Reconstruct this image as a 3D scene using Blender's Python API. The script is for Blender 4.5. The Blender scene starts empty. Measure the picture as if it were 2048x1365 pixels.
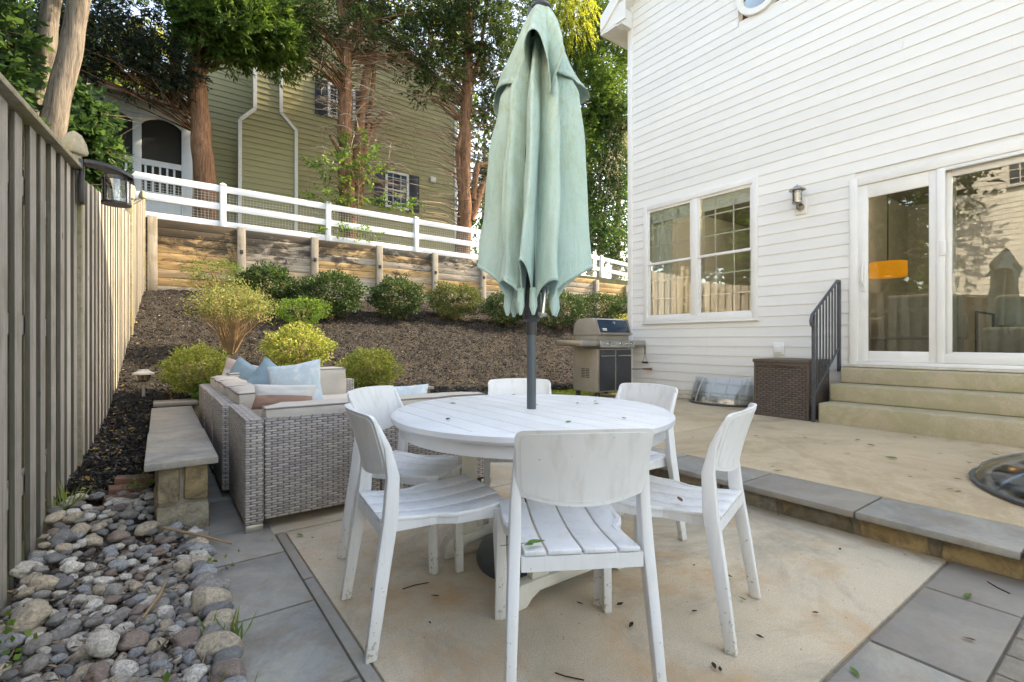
import bpy, math, random
import numpy as np
from mathutils import Vector, Matrix, noise

random.seed(11)
rng = np.random.default_rng(5)
sc = bpy.context.scene
COL = sc.collection
R = math.radians
PI = math.pi

# ------------------------------------------------------------------ camera
F_PX, CAM_H, HOR = 970.0, 1.07, 682.0
YAW = math.atan(706 / 970.0)
SN, CS = math.sin(YAW), math.cos(YAW)
cam = bpy.data.cameras.new('camera')
cam.sensor_width = 36.0
cam.lens = 36.0 * F_PX / 2048
cam.clip_start = 0.05
cam.clip_end = 600
camo = bpy.data.objects.new('camera', cam)
COL.objects.link(camo)
camo.location = (0, 0, CAM_H)
camo.rotation_euler = (R(90), 0, -YAW)
sc.camera = camo
sc.render.resolution_x, sc.render.resolution_y = 1024, 682

# ------------------------------------------------------------------ sky and sun
TO_SUN = Vector((6.9, -0.75, 5.5)).normalized()
w = bpy.data.worlds.new("World")
sc.world = w
w.use_nodes = True
nt = w.node_tree
sky = nt.nodes.new('ShaderNodeTexSky')
sky.sky_type = 'NISHITA'
sky.sun_disc = False
sky.sun_elevation = math.asin(TO_SUN.z)
sky.sun_rotation = math.atan2(TO_SUN.x, TO_SUN.y)
sky.air_density = 1.0
sky.dust_density = 1.5
sky.ozone_density = 1.0
bg = nt.nodes['Background']
bg.inputs['Strength'].default_value = 0.15
nt.links.new(sky.outputs[0], bg.inputs[0])
sun = bpy.data.lights.new('sun', 'SUN')
sun.energy = 2.2
sun.angle = R(0.53)
sun.color = (1.0, 0.93, 0.82)
suno = bpy.data.objects.new('sun', sun)
COL.objects.link(suno)
suno.rotation_euler = (-TO_SUN).to_track_quat('-Z', 'Y').to_euler()
suno.location = (20, -3, 20)
vs = sc.view_settings
vs.view_transform = 'Standard'
vs.look = 'None'
vs.gamma = 1
vs.exposure = 2.55
vs.use_curve_mapping = False
try:
    vs.use_white_balance = True
    vs.white_balance_temperature = 8800
    vs.white_balance_tint = 10
except Exception:
    pass
sc.cycles.max_bounces = 8
sc.cycles.transparent_max_bounces = 16

# ------------------------------------------------------------------ where a sight line meets a real plane
def ray(px, py):
    r = (px - 1024) / F_PX
    return Vector((SN + r * CS, CS - r * SN, -(py - HOR) / F_PX))
def on_x(px, py, x):
    a = ray(px, py); t = x / a.x
    return Vector((x, a.y * t, CAM_H + a.z * t))
def on_y(px, py, y):
    a = ray(px, py); t = y / a.y
    return Vector((a.x * t, y, CAM_H + a.z * t))
def on_z(px, py, z):
    a = ray(px, py); t = (z - CAM_H) / a.z
    return Vector((a.x * t, a.y * t, z))
def cw(d, l):
    return (d * SN + l * CS, d * CS - l * SN)

def slope_z(x, y):
    if x < 0:
        t = 0
    else:
        t = min(1, max(0, (x - 1.5) / 4))
    yt, zt = 6.4 + 0.5 * t, 0.3 - 0.13 * t
    if y < yt:
        if x < 0.3:
            return max(0.05, 0.10 + (y - 3.8) * 0.077)
        return zt
    return zt + (y - yt) * (2.23 - zt) / (13.5 - yt)
def on_slope(px, py):
    a = ray(px, py); t = 3.0
    while t < 20:
        p = a * t
        if CAM_H + p.z < slope_z(p.x, p.y): break
        t += 0.02
    return Vector((a.x * t, a.y * t, slope_z(a.x * t, a.y * t)))

# ------------------------------------------------------------------ object helpers
def tag(o, label=None, cat=None, group=None, kind=None):
    if label: o['label'] = label
    if cat: o['category'] = cat
    if group: o['group'] = group
    if kind: o['kind'] = kind
    return o
def empty(name, loc=(0, 0, 0), rz=0, label=None, cat=None, group=None):
    o = bpy.data.objects.new(name, None)
    COL.objects.link(o)
    o.location = loc; o.rotation_euler = (0, 0, rz)
    o.empty_display_size = 0.1
    return tag(o, label, cat, group)
def link(name, me, parent=None, loc=(0, 0, 0), rot=(0, 0, 0), scale=(1, 1, 1)):
    o = bpy.data.objects.new(name, me)
    COL.objects.link(o)
    o.parent = parent
    o.location = loc; o.rotation_euler = rot; o.scale = scale
    return o
def copy_tree(o, parent=None):
    c = o.copy(); COL.objects.link(c); c.parent = parent
    for ch in list(o.children):
        copy_tree(ch, c)
    return c

class MB:
    def __init__(s):
        s.v = []; s.f = []
    def add(s, vs_, fs_):
        b = len(s.v)
        s.v += [tuple(p) for p in vs_]
        s.f += [tuple(b + i for i in q) for q in fs_]
        return s
    def box(s, x0, x1, y0, y1, z0, z1):
        if x0 > x1: x0, x1 = x1, x0
        if y0 > y1: y0, y1 = y1, y0
        return s.hexa([(x0, y0, z0), (x1, y0, z0), (x1, y1, z0), (x0, y1, z0), (x0, y0, z1), (x1, y0, z1), (x1, y1, z1), (x0, y1, z1)])
    def hexa(s, p):
        return s.add(p, [(3, 2, 1, 0), (4, 5, 6, 7), (0, 1, 5, 4), (1, 2, 6, 5), (2, 3, 7, 6), (3, 0, 4, 7)])
    def obox(s, c, sz, rz=0, tilt=0):
        m = Matrix.Rotation(rz, 3, 'Z') @ Matrix.Rotation(tilt, 3, 'X')
        hx, hy, hz = sz[0] / 2, sz[1] / 2, sz[2] / 2
        pts = [(-hx, -hy, -hz), (hx, -hy, -hz), (hx, hy, -hz), (-hx, hy, -hz), (-hx, -hy, hz), (hx, -hy, hz), (hx, hy, hz), (-hx, hy, hz)]
        return s.hexa([Vector(c) + m @ Vector(p) for p in pts])
    def tube(s, path, rad, n=10, cap=True):
        path = [Vector(p) for p in path]
        if not hasattr(rad, '__len__'): rad = [rad] * len(path)
        ref = None; rings = []
        for i, p in enumerate(path):
            a = path[max(0, i - 1)]; b = path[min(len(path) - 1, i + 1)]
            d = (b - a).normalized()
            if ref is None:
                ref = Vector((0, 0, 1)) if abs(d.z) < .9 else Vector((1, 0, 0))
            u = (ref - d * ref.dot(d)).normalized(); ref = u
            w_ = d.cross(u)
            rings.append([p + (u * math.cos(2 * PI * k / n) + w_ * math.sin(2 * PI * k / n)) * rad[i] for k in range(n)])
        vs_ = [q for r_ in rings for q in r_]
        fs_ = []
        for i in range(len(rings) - 1):
            for k in range(n):
                k2 = (k + 1) % n
                fs_.append((i * n + k, i * n + k2, (i + 1) * n + k2, (i + 1) * n + k))
        if cap:
            fs_.append(tuple(range(n - 1, -1, -1)))
            fs_.append(tuple((len(rings) - 1) * n + k for k in range(n)))
        return s.add(vs_, fs_)
    def lathe(s, prof, n=24, c=(0, 0, 0)):
        vs_ = []; fs_ = []
        for r_, z in prof:
            for k in range(n):
                a = 2 * PI * k / n
                vs_.append((c[0] + r_ * math.cos(a), c[1] + r_ * math.sin(a), c[2] + z))
        for i in range(len(prof) - 1):
            for k in range(n):
                k2 = (k + 1) % n
                fs_.append((i * n + k, i * n + k2, (i + 1) * n + k2, (i + 1) * n + k))
        fs_.append(tuple(range(n - 1, -1, -1)))
        fs_.append(tuple((len(prof) - 1) * n + k for k in range(n)))
        return s.add(vs_, fs_)
    def prism(s, poly, axis, a0, a1):
        """poly: 2-D points; axis 'x','y','z' extruded from a0 to a1"""
        n = len(poly)
        def P(u, v, a):
            return {'x': (a, u, v), 'y': (u, a, v), 'z': (u, v, a)}[axis]
        vs_ = [P(u, v, a0) for u, v in poly] + [P(u, v, a1) for u, v in poly]
        fs_ = [tuple(range(n)), tuple(range(2 * n - 1, n - 1, -1))]
        for k in range(n):
            k2 = (k + 1) % n
            fs_.append((k, n + k, n + k2, k2))
        return s.add(vs_, fs_)
    def build(s, name, mat, parent=None, bevel=0, smooth=False, loc=(0, 0, 0), rot=(0, 0, 0), seg=2, fix=True):
        me = bpy.data.meshes.new(name)
        me.from_pydata(s.v, [], s.f)
        if fix:
            import bmesh
            bm = bmesh.new(); bm.from_mesh(me)
            bmesh.ops.recalc_face_normals(bm, faces=bm.faces)
            if bevel:
                es = [e for e in bm.edges if len(e.link_faces) == 2 and e.calc_face_angle(0) > 0.5]
                bmesh.ops.bevel(bm, geom=es, offset=bevel, segments=seg, profile=0.5, affect='EDGES', clamp_overlap=True)
            bm.to_mesh(me); bm.free()
        if mat: me.materials.append(mat)
        if smooth or bevel:
            me.shade_smooth()
            try: me.set_sharp_from_angle(angle=R(38))
            except Exception: pass
        return link(name, me, parent, loc, rot)

def np_mesh(name, V, Fq, mat, parent=None, smooth=False, loc=(0, 0, 0)):
    V = np.asarray(V, dtype=np.float32); Fq = np.asarray(Fq, dtype=np.int32)
    me = bpy.data.meshes.new(name)
    me.vertices.add(len(V)); me.vertices.foreach_set('co', V.ravel())
    k = Fq.shape[1]
    me.loops.add(Fq.size); me.loops.foreach_set('vertex_index', Fq.ravel())
    me.polygons.add(len(Fq)); me.polygons.foreach_set('loop_start', np.arange(0, Fq.size, k, dtype=np.int32))
    me.update(calc_edges=True)
    if smooth: me.shade_smooth()
    if mat: me.materials.append(mat)
    return link(name, me, parent, loc)

def unit(a):
    return a / np.maximum(np.linalg.norm(a, axis=1, keepdims=True), 1e-6)
def leaf_mesh(name, P, D, L, W, mat, parent=None, up=None, upw=0.0):
    """one small pointed leaf per row: base P, direction D, length L, width W"""
    n = len(P)
    D = unit(D)
    rv = rng.normal(size=(n, 3))
    if up is not None: rv = rv * (1 - upw) + up * upw
    S = unit(np.cross(D, rv))
    N = np.cross(S, D)
    L = np.broadcast_to(np.asarray(L, float), (n,))[:, None]; W = np.broadcast_to(np.asarray(W, float), (n,))[:, None]
    V = np.empty((n, 4, 3))
    V[:, 0] = P
    V[:, 1] = P + D * L * .45 + S * W * .5
    V[:, 2] = P + D * L + N * L * -.12
    V[:, 3] = P + D * L * .45 - S * W * .5
    Fq = np.arange(n * 4).reshape(n, 4)
    return np_mesh(name, V.reshape(-1, 3), Fq, mat, parent)

# ------------------------------------------------------------------ materials
class NT:
    def __init__(s, name):
        s.m = bpy.data.materials.new(name); s.m.use_nodes = True
        s.t = s.m.node_tree
        s.b = s.t.nodes['Principled BSDF']
        s.o = s.t.nodes['Material Output']
    def n(s, typ, **kw):
        nd = s.t.nodes.new(typ)
        for k, v in kw.items(): setattr(nd, k, v)
        return nd
    def l(s, a, b): s.t.links.new(a, b)
    def val(s, sock, v):
        if hasattr(v, 'is_linked') or isinstance(v, bpy.types.NodeSocket): s.l(v, sock)
        else: sock.default_value = v
    def m_(s, op, a, b=None, c=None, clamp=False):
        nd = s.n('ShaderNodeMath', operation=op, use_clamp=clamp)
        s.val(nd.inputs[0], a)
        if b is not None: s.val(nd.inputs[1], b)
        if c is not None: s.val(nd.inputs[2], c)
        return nd.outputs[0]
    def coord(s, kind='Object', scale=(1, 1, 1), off=True):
        tc = s.n('ShaderNodeTexCoord'); mp = s.n('ShaderNodeMapping')
        s.l(tc.outputs[kind], mp.inputs[0]); mp.inputs['Scale'].default_value = scale
        if off:
            oi = s.n('ShaderNodeObjectInfo'); cb = s.n('ShaderNodeCombineXYZ')
            k = s.m_('MULTIPLY', oi.outputs['Random'], 37.0)
            for i in range(3): s.l(k, cb.inputs[i])
            s.l(cb.outputs[0], mp.inputs['Location'])
        return mp.outputs[0]
    def noise(s, vec, scale, detail=5, rough=.6, dist=0):
        nd = s.n('ShaderNodeTexNoise')
        s.l(vec, nd.inputs['Vector']); nd.inputs['Scale'].default_value = scale
        nd.inputs['Detail'].default_value = detail; nd.inputs['Roughness'].default_value = rough
        nd.inputs['Distortion'].default_value = dist
        return nd.outputs['Fac']
    def voro(s, vec, scale, feature='F1', out='Distance'):
        nd = s.n('ShaderNodeTexVoronoi', feature=feature)
        s.l(vec, nd.inputs['Vector']); nd.inputs['Scale'].default_value = scale
        return nd.outputs[out]
    def ramp(s, fac, stops, interp='LINEAR'):
        nd = s.n('ShaderNodeValToRGB'); nd.color_ramp.interpolation = interp
        e = nd.color_ramp.elements
        while len(e) < len(stops): e.new(0.5)
        for i, (p, c) in enumerate(stops):
            e[i].position = p; e[i].color = (*c, 1) if len(c) == 3 else c
        s.val(nd.inputs[0], fac)
        return nd.outputs[0]
    def mix(s, fac, a, b, mode='MIX'):
        nd = s.n('ShaderNodeMix', data_type='RGBA', blend_type=mode)
        s.val(nd.inputs[0], fac)
        for k, v in ((6, a), (7, b)):
            if isinstance(v, tuple): nd.inputs[k].default_value = (*v, 1) if len(v) == 3 else v
            else: s.l(v, nd.inputs[k])
        return nd.outputs[2]
    def bump(s, h, dist=.01, strength=1.0):
        nd = s.n('ShaderNodeBump'); nd.inputs['Distance'].default_value = dist; nd.inputs['Strength'].default_value = strength
        s.l(h, nd.inputs['Height']); s.l(nd.outputs[0], s.b.inputs['Normal'])
    def done(s, col=None, rough=.6, metal=0, spec=.5):
        if col is not None:
            if isinstance(col, tuple): s.b.inputs['Base Color'].default_value = (*col, 1)
            else: s.l(col, s.b.inputs['Base Color'])
        s.val(s.b.inputs['Roughness'], rough)
        s.b.inputs['Metallic'].default_value = metal
        s.b.inputs['Specular IOR Level'].default_value = spec
        return s.m

def g(v): return (v, v, v)
def plain(name, c1, c2=None, scale=12, rough=.5, metal=0, bump=.0, bscale=60, stretch=(1, 1, 1), spec=.5, spots=None, vary=0.0):
    s = NT(name); v = s.coord(scale=stretch)
    c2 = c2 or tuple(x * .82 for x in c1)
    f = s.noise(v, scale, 6, .65)
    col = s.ramp(f, [(.3, c2), (.68, c1)])
    if spots:
        f2 = s.noise(v, spots[1], 4, .7)
        m = s.ramp(f2, [(spots[2], g(0)), (spots[2] + .09, g(1))])
        col = s.mix(m, col, spots[0])
    if vary:
        oi = s.n('ShaderNodeObjectInfo')
        k = s.m_('MULTIPLY_ADD', oi.outputs['Random'], vary, 1 - vary * .5)
        hs = s.n('ShaderNodeHueSaturation'); s.l(k, hs.inputs['Value']); s.l(col, hs.inputs['Color']); col = hs.outputs[0]
    if bump: s.bump(s.noise(v, bscale, 5, .65), bump)
    rr = s.m_('MULTIPLY_ADD', f, .2, rough - .1)
    return s.done(col, rr, metal, spec)

def wood(name, c1, c2, c3, stretch, scale=6, rough=.8, moss=None, vary=.35, bump=.006, knots=True, edge=None):
    """weathered timber: grain along the axis whose stretch factor is small"""
    s = NT(name); v = s.coord(scale=stretch)
    f = s.noise(v, scale, 8, .72, .6)
    col = s.ramp(f, [(.28, c3), (.45, c2), (.68, c1)])
    fine = s.noise(v, scale * 7, 4, .7)
    col = s.mix(s.m_('MULTIPLY', fine, .55), col, c3)
    v2 = s.coord(scale=(1, 1, 1))
    if knots:
        kn = s.voro(v2, 2.6)
        m = s.ramp(kn, [(.045, g(1)), (.075, g(0))])
        col = s.mix(s.m_('MULTIPLY', m, .7), col, tuple(x * .35 for x in c3))
    if moss:
        mf = s.noise(v2, 2.2, 5, .7)
        col = s.mix(s.ramp(mf, [(.5, g(0)), (.72, g(.75))]), col, moss)
    if edge:      # darker colour on board edges that face along the fence
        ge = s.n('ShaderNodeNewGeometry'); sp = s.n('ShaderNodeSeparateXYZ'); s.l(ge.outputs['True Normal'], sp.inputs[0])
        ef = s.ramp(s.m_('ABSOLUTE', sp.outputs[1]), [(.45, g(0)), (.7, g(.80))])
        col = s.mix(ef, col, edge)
    oi = s.n('ShaderNodeObjectInfo')
    k = s.m_('MULTIPLY_ADD', oi.outputs['Random'], vary, 1 - vary * .5)
    hs = s.n('ShaderNodeHueSaturation'); s.l(k, hs.inputs['Value']); s.l(col, hs.inputs['Color'])
    s.bump(s.m_('ADD', f, s.m_('MULTIPLY', fine, .5)), bump)
    return s.done(hs.outputs[0], rough, 0, .25)

def leafy(name, c1, c2, c3, rough=.5, trans=.45, spec=.35):
    s = NT(name)
    ge = s.n('ShaderNodeNewGeometry')
    col = s.ramp(ge.outputs['Random Per Island'], [(0.0, c1), (.5, c2), (1.0, c3)])
    v = s.coord(off=False)
    f = s.noise(v, 1.6, 4, .6)
    col = s.mix(s.ramp(f, [(.35, g(0)), (.65, g(.6))]), col, c1)
    s.done(col, rough, 0, spec)
    tr = s.n('ShaderNodeBsdfTranslucent')
    hs = s.n('ShaderNodeHueSaturation'); hs.inputs['Value'].default_value = 1.5; hs.inputs['Hue'].default_value = .485
    s.l(col, hs.inputs['Color']); s.l(hs.outputs[0], tr.inputs[0])
    mx = s.n('ShaderNodeMixShader'); mx.inputs[0].default_value = trans
    s.l(s.b.outputs[0], mx.inputs[1]); s.l(tr.outputs[0], mx.inputs[2]); s.l(mx.outputs[0], s.o.inputs[0])
    return s.m

def glass(name, refl=.12, tint=(.93, .96, .95), rough=0.0, wave=0.0):
    s = NT(name)
    fr = s.n('ShaderNodeFresnel'); fr.inputs[0].default_value = 1.5
    gl = s.n('ShaderNodeBsdfGlossy'); gl.inputs['Roughness'].default_value = rough
    gl.inputs['Color'].default_value = (1, 1, 1, 1)
    tp = s.n('ShaderNodeBsdfTransparent'); tp.inputs[0].default_value = (*tint, 1)
    mx = s.n('ShaderNodeMixShader')
    s.l(s.m_('ADD', fr.outputs[0], refl, clamp=True), mx.inputs[0]); s.l(tp.outputs[0], mx.inputs[1]); s.l(gl.outputs[0], mx.inputs[2])
    if wave:
        v = s.coord(off=False, scale=(1, 1, .35))
        bp = s.n('ShaderNodeBump'); bp.inputs['Distance'].default_value = wave
        s.l(s.noise(v, 3.0, 1, .4), bp.inputs['Height']); s.l(bp.outputs[0], gl.inputs['Normal'])
    s.l(mx.outputs[0], s.o.inputs[0])
    return s.m

def weave(name, hi, lo, gap, row, per, top=False, bump=.006, vary=.4):
    """flat strands passing over and under upright ones"""
    s = NT(name); tc = s.n('ShaderNodeTexCoord'); sp = s.n('ShaderNodeSeparateXYZ'); s.l(tc.outputs['Object'], sp.inputs[0])
    ge = s.n('ShaderNodeNewGeometry'); sn = s.n('ShaderNodeSeparateXYZ'); s.l(ge.outputs['True Normal'], sn.inputs[0])
    up = s.m_('GREATER_THAN', s.m_('ABSOLUTE', sn.outputs[2]), .7)
    # on upright faces rows stack in z; on flat tops they stack in y
    side_u = s.m_('ADD', sp.outputs[0], sp.outputs[1])
    vv = s.m_('ADD', s.m_('MULTIPLY', sp.outputs[2], s.m_('SUBTRACT', 1, up)), s.m_('MULTIPLY', sp.outputs[1], up))
    uu = s.m_('SUBTRACT', side_u, s.m_('MULTIPLY', sp.outputs[1], up))
    vr = s.m_('DIVIDE', vv, row); ri = s.m_('FLOOR', vr); fv = s.m_('FRACT', vr)
    ur = s.m_('ADD', s.m_('DIVIDE', uu, per), s.m_('MULTIPLY', s.m_('MODULO', s.m_('ABSOLUTE', ri), 2), .5))
    ui = s.m_('FLOOR', ur); fu = s.m_('FRACT', ur)
    hu = s.m_('SINE', s.m_('MULTIPLY', fu, PI)); hv = s.m_('SINE', s.m_('MULTIPLY', fv, PI))
    h = s.m_('MULTIPLY', s.m_('POWER', hu, .6), s.m_('POWER', hv, .5))
    wn = s.n('ShaderNodeTexWhiteNoise', noise_dimensions='2D'); cb = s.n('ShaderNodeCombineXYZ')
    s.l(ui, cb.inputs[0]); s.l(ri, cb.inputs[1]); s.l(cb.outputs[0], wn.inputs['Vector'])
    col = s.mix(wn.outputs['Value'], lo, hi)
    nz = s.noise(tc.outputs['Object'], 5, 4, .6)
    col = s.mix(s.m_('MULTIPLY', nz, vary), col, lo)
    # the upright strands that show between the horizontal ones
    ve = s.m_('LESS_THAN', s.m_('ABSOLUTE', s.m_('SUBTRACT', s.m_('FRACT', s.m_('MULTIPLY', s.m_('DIVIDE', uu, per), 2)), .5)), .13)
    col = s.mix(s.m_('MULTIPLY', s.m_('SUBTRACT', 1, h), s.m_('MULTIPLY', ve, .0)), col, hi)
    col = s.mix(s.ramp(h, [(.16, g(1)), (.48, g(0))]), col, gap)
    s.bump(h, bump)
    return s.done(col, .5, 0, .35)

M = {}
M['siding'] = plain('white_vinyl_siding', (.80, .795, .78), (.765, .76, .745), 1.6, .42, bump=.0004, bscale=9, stretch=(1, .35, 1.6))
def siding_mat():
    s = NT('white_lap_siding'); v = s.coord(off=False, scale=(1, .35, 1.6)); f = s.noise(v, 1.7, 6, .65)
    col = s.ramp(f, [(.3, (.755, .75, .735)), (.7, (.805, .80, .785))])
    tc = s.n('ShaderNodeTexCoord'); sp = s.n('ShaderNodeSeparateXYZ'); s.l(tc.outputs['Object'], sp.inputs[0])
    low = s.m_('SUBTRACT', 1, s.m_('DIVIDE', sp.outputs[2], 1.5), clamp=True)
    d_ = s.m_('MULTIPLY', s.m_('POWER', low, 1.6), s.noise(s.coord(off=False, scale=(1, 1, .5)), 3.0, 6, .7))
    col = s.mix(s.m_('MULTIPLY', d_, .75, clamp=True), col, (.50, .44, .35))
    st = s.noise(s.coord(off=False, scale=(1, 5, .35)), 2.0, 6, .75)
    col = s.mix(s.ramp(st, [(.60, g(0)), (.80, g(.35))]), col, (.58, .55, .48))
    oi = s.n('ShaderNodeObjectInfo'); hs = s.n('ShaderNodeHueSaturation'); s.l(s.m_('MULTIPLY_ADD', oi.outputs['Random'], .05, .965), hs.inputs['Value']); s.l(col, hs.inputs['Color'])
    s.bump(s.noise(s.coord(off=False, scale=(1, .5, 1)), 2.5, 2, .5), .006)
    return s.done(hs.outputs[0], .42, 0, .4)
M['siding'] = siding_mat()
M['trim'] = plain('white_trim_vinyl', (.80, .79, .775), (.74, .73, .70), 3, .38, spots=((.6, .55, .47), 9, .74))
M['vinyl'] = plain('white_fence_vinyl', (.80, .81, .83), (.72, .73, .76), 2.2, .35, spots=((.42, .44, .38), 6, .70))
M['plastic'] = plain('white_poly_lumber', (.80, .80, .81), (.70, .70, .70), 3.5, .45, bump=.0004, bscale=160, spots=((.5, .47, .41), 14, .74))
M['pedestal'] = plain('cream_poly_lumber', (.74, .70, .63), (.62, .58, .50), 5, .5, spots=((.42, .36, .27), 18, .68))
def chair_mat():
    s = NT('white_chair_plastic'); v = s.coord(); f = s.noise(v, 3, 5, .6)
    col = s.ramp(f, [(.3, (.72, .72, .72)), (.7, (.80, .80, .81))])
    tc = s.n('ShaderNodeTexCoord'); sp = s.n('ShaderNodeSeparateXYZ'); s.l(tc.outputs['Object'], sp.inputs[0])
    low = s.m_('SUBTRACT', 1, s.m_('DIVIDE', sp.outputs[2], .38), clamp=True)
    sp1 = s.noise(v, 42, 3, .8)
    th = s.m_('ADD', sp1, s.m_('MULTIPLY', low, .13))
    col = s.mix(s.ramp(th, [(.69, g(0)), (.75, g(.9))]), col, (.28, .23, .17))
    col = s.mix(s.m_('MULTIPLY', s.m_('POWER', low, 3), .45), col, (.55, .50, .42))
    st = s.noise(s.coord(scale=(9, 9, .6)), 3, 3, .6)
    col = s.mix(s.ramp(st, [(.50, g(0)), (.74, g(.5))]), col, (.58, .56, .52))
    s.bump(s.noise(v, 220, 2, .5), .0003)
    return s.done(col, .42, 0, .4)
M['chair'] = chair_mat()
M['conc'] = None
def concrete(name, c1, c2, stain, grit=.012, stain2=None, sc_=1.0):
    s = NT(name); v = s.coord(off=False)
    f = s.noise(v, 1.1, 7, .66)
    col = s.ramp(f, [(.32, c2), (.62, c1)])
    ag = s.noise(v, 190, 3, .8)
    col = s.mix(s.ramp(ag, [(.40, g(.5)), (.50, g(0))]), col, tuple(x * .5 for x in c2))
    ag2 = s.noise(v, 130, 2, .8)
    col = s.mix(s.ramp(ag2, [(.56, g(0)), (.64, g(.5))]), col, (.62, .57, .49))
    st = s.noise(v, .9 * sc_, 9, .76, .6)
    col = s.mix(s.ramp(st, [(.46, g(0)), (.57, g(.9))]), col, stain)
    if stain2:
        s3 = s.noise(v, 1.7 * sc_, 7, .72, .3)
        col = s.mix(s.ramp(s3, [(.50, g(0)), (.66, g(.85))]), col, stain2)
    sp = s.voro(v, 14)
    col = s.mix(s.ramp(sp, [(.035, g(.85)), (.055, g(0))]), col, (.09, .07, .05))
    s.bump(s.m_('ADD', ag, s.m_('MULTIPLY', f, .6)), .0035)
    return s.done(col, .88, 0, .25)
M['patio'] = concrete('patio_concrete', (.70, .58, .43), (.56, .455, .33), (.40, .335, .25), stain2=(.56, .35, .19))
M['upatio'] = concrete('upper_patio_concrete', (.64, .49, .32), (.53, .40, .26), (.43, .32, .20))
M['steps'] = concrete('mossy_step_concrete', (.54, .45, .31), (.42, .35, .23), (.40, .345, .225), stain2=(.37, .345, .19), sc_=2.6)
def slate(name, c1, c2, c3, rust):
    rust2 = tuple(x * .75 for x in rust)
    s = NT(name); v = s.coord(); f = s.noise(v, 3.1, 8, .74, .5)
    col = s.ramp(f, [(.36, c2), (.5, c1), (.64, c3)])
    r_ = s.noise(v, 1.3, 5, .6, .8)
    col = s.mix(s.ramp(r_, [(.58, g(0)), (.70, g(.75))]), col, rust)
    r3 = s.noise(v, 4.5, 7, .75, .4)
    col = s.mix(s.ramp(r3, [(.47, g(0)), (.62, g(.55))]), col, rust2)
    oi = s.n('ShaderNodeObjectInfo')
    col = s.mix(s.m_('MULTIPLY', oi.outputs['Random'], .65), col, (.25, .205, .165))
    fn = s.noise(v, 70, 4, .7)
    col = s.mix(s.m_('MULTIPLY', fn, .35), col, tuple(x * .5 for x in c2))
    s.bump(s.m_('ADD', f, s.m_('MULTIPLY', fn, .25)), .004)
    return s.done(col, .62, 0, .4)
M['slate'] = slate('bluestone', (.34, .34, .31), (.22, .225, .215), (.45, .42, .355), (.34, .23, .14))
M['slate2'] = slate('bluestone_bench', (.34, .325, .285), (.20, .20, .19), (.48, .42, .33), (.33, .25, .18))
M['slate3'] = slate('grey_bluestone', (.36, .34, .30), (.26, .25, .23), (.46, .42, .35), (.50, .38, .26))
M['stone'] = plain('tan_field_stone', (.50, .42, .30), (.24, .20, .15), 7, .85, bump=.018, bscale=18, spots=((.46, .31, .14), 5, .58), vary=.6)
def fieldstone():
    s = NT('field_stone'); v = s.coord(); oi = s.n('ShaderNodeObjectInfo')
    c = s.ramp(oi.outputs['Random'], [(0, (.42, .34, .22)), (.2, (.30, .27, .22)), (.38, (.50, .37, .20)), (.52, (.36, .34, .30)), (.66, (.46, .40, .30)), (.8, (.25, .22, .17)), (.92, (.50, .44, .33))], 'CONSTANT')
    f = s.noise(v, 9, 8, .75, .6)
    col = s.mix(s.ramp(f, [(.36, g(.8)), (.60, g(0))]), c, (.13, .105, .08))
    f2 = s.noise(v, 3.5, 5, .7, .8)
    col = s.mix(s.ramp(f2, [(.55, g(0)), (.66, g(.6))]), col, (.45, .30, .13))
    s.bump(s.m_('ADD', s.noise(v, 14, 8, .75, .4), s.m_('MULTIPLY', f, .5)), .03)
    return s.done(col, .88, 0, .2)
M['stone'] = fieldstone()
M['mortar'] = plain('mortar', (.33, .28, .22), (.22, .19, .15), 20, .95, bump=.006, bscale=90)
M['foundation'] = plain('painted_foundation_brick', (.66, .62, .55), (.5, .44, .36), 9, .8, bump=.004, bscale=50, spots=((.3, .23, .15), 12, .62))
M['redbrick'] = plain('red_brick', (.26, .125, .08), (.13, .07, .05), 14, .9, bump=.010, bscale=45, spots=((.10, .075, .05), 9, .5))
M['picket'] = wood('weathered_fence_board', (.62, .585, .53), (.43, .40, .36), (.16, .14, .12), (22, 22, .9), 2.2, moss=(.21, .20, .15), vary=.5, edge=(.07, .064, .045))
M['picket_back'] = wood('dark_fence_board', (.23, .21, .17), (.15, .135, .10), (.06, .055, .04), (22, 22, .9), 2.2, moss=(.07, .08, .035), vary=.4)  # darker tone for the back boards of the near section
M['finial'] = wood('mossy_post_cap', (.46, .42, .33), (.33, .30, .22), (.14, .12, .08), (3, 3, 3), 4, moss=(.30, .27, .07), vary=.2)
def retain():
    s = NT('stained_retaining_board'); v = s.coord('Object', (.7, 7, 9)); f = s.noise(v, 2.3, 8, .72, .7)
    v0 = s.coord('Object', (1, 1, 1), off=False)
    oi = s.n('ShaderNodeObjectInfo')
    yel = s.ramp(f, [(.3, (.22, .13, .06)), (.5, (.47, .31, .15)), (.7, (.58, .43, .26))])
    gry = s.ramp(f, [(.3, (.18, .15, .115)), (.5, (.38, .325, .26)), (.7, (.55, .49, .41))])
    r_ = s.ramp(oi.outputs['Random'], [(.30, g(0)), (.62, g(1))])
    col = s.mix(r_, yel, gry)
    sp = s.n('ShaderNodeSeparateXYZ'); s.l(v0, sp.inputs[0])
    vs2 = s.coord('Object', (.8, 1, 1.6), off=False)
    st = s.noise(vs2, 2.4, 7, .75, .6)
    hi_ = s.m_('MULTIPLY_ADD', sp.outputs[2],   .26, -.80)          # wet at the top, where the bank drains over
    lf = s.m_('MULTIPLY', s.m_('SUBTRACT', 5.5, sp.outputs[0]), .012)
    k = s.m_('ADD', s.m_('ADD', st, hi_), lf)
    col = s.mix(s.ramp(k, [(.53, g(0)), (.64, g(.9))]), col, (.045, .040, .035))
    s.bump(f, .008)
    return s.done(col, .85, 0, .2)
M['retain'] = retain()
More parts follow.
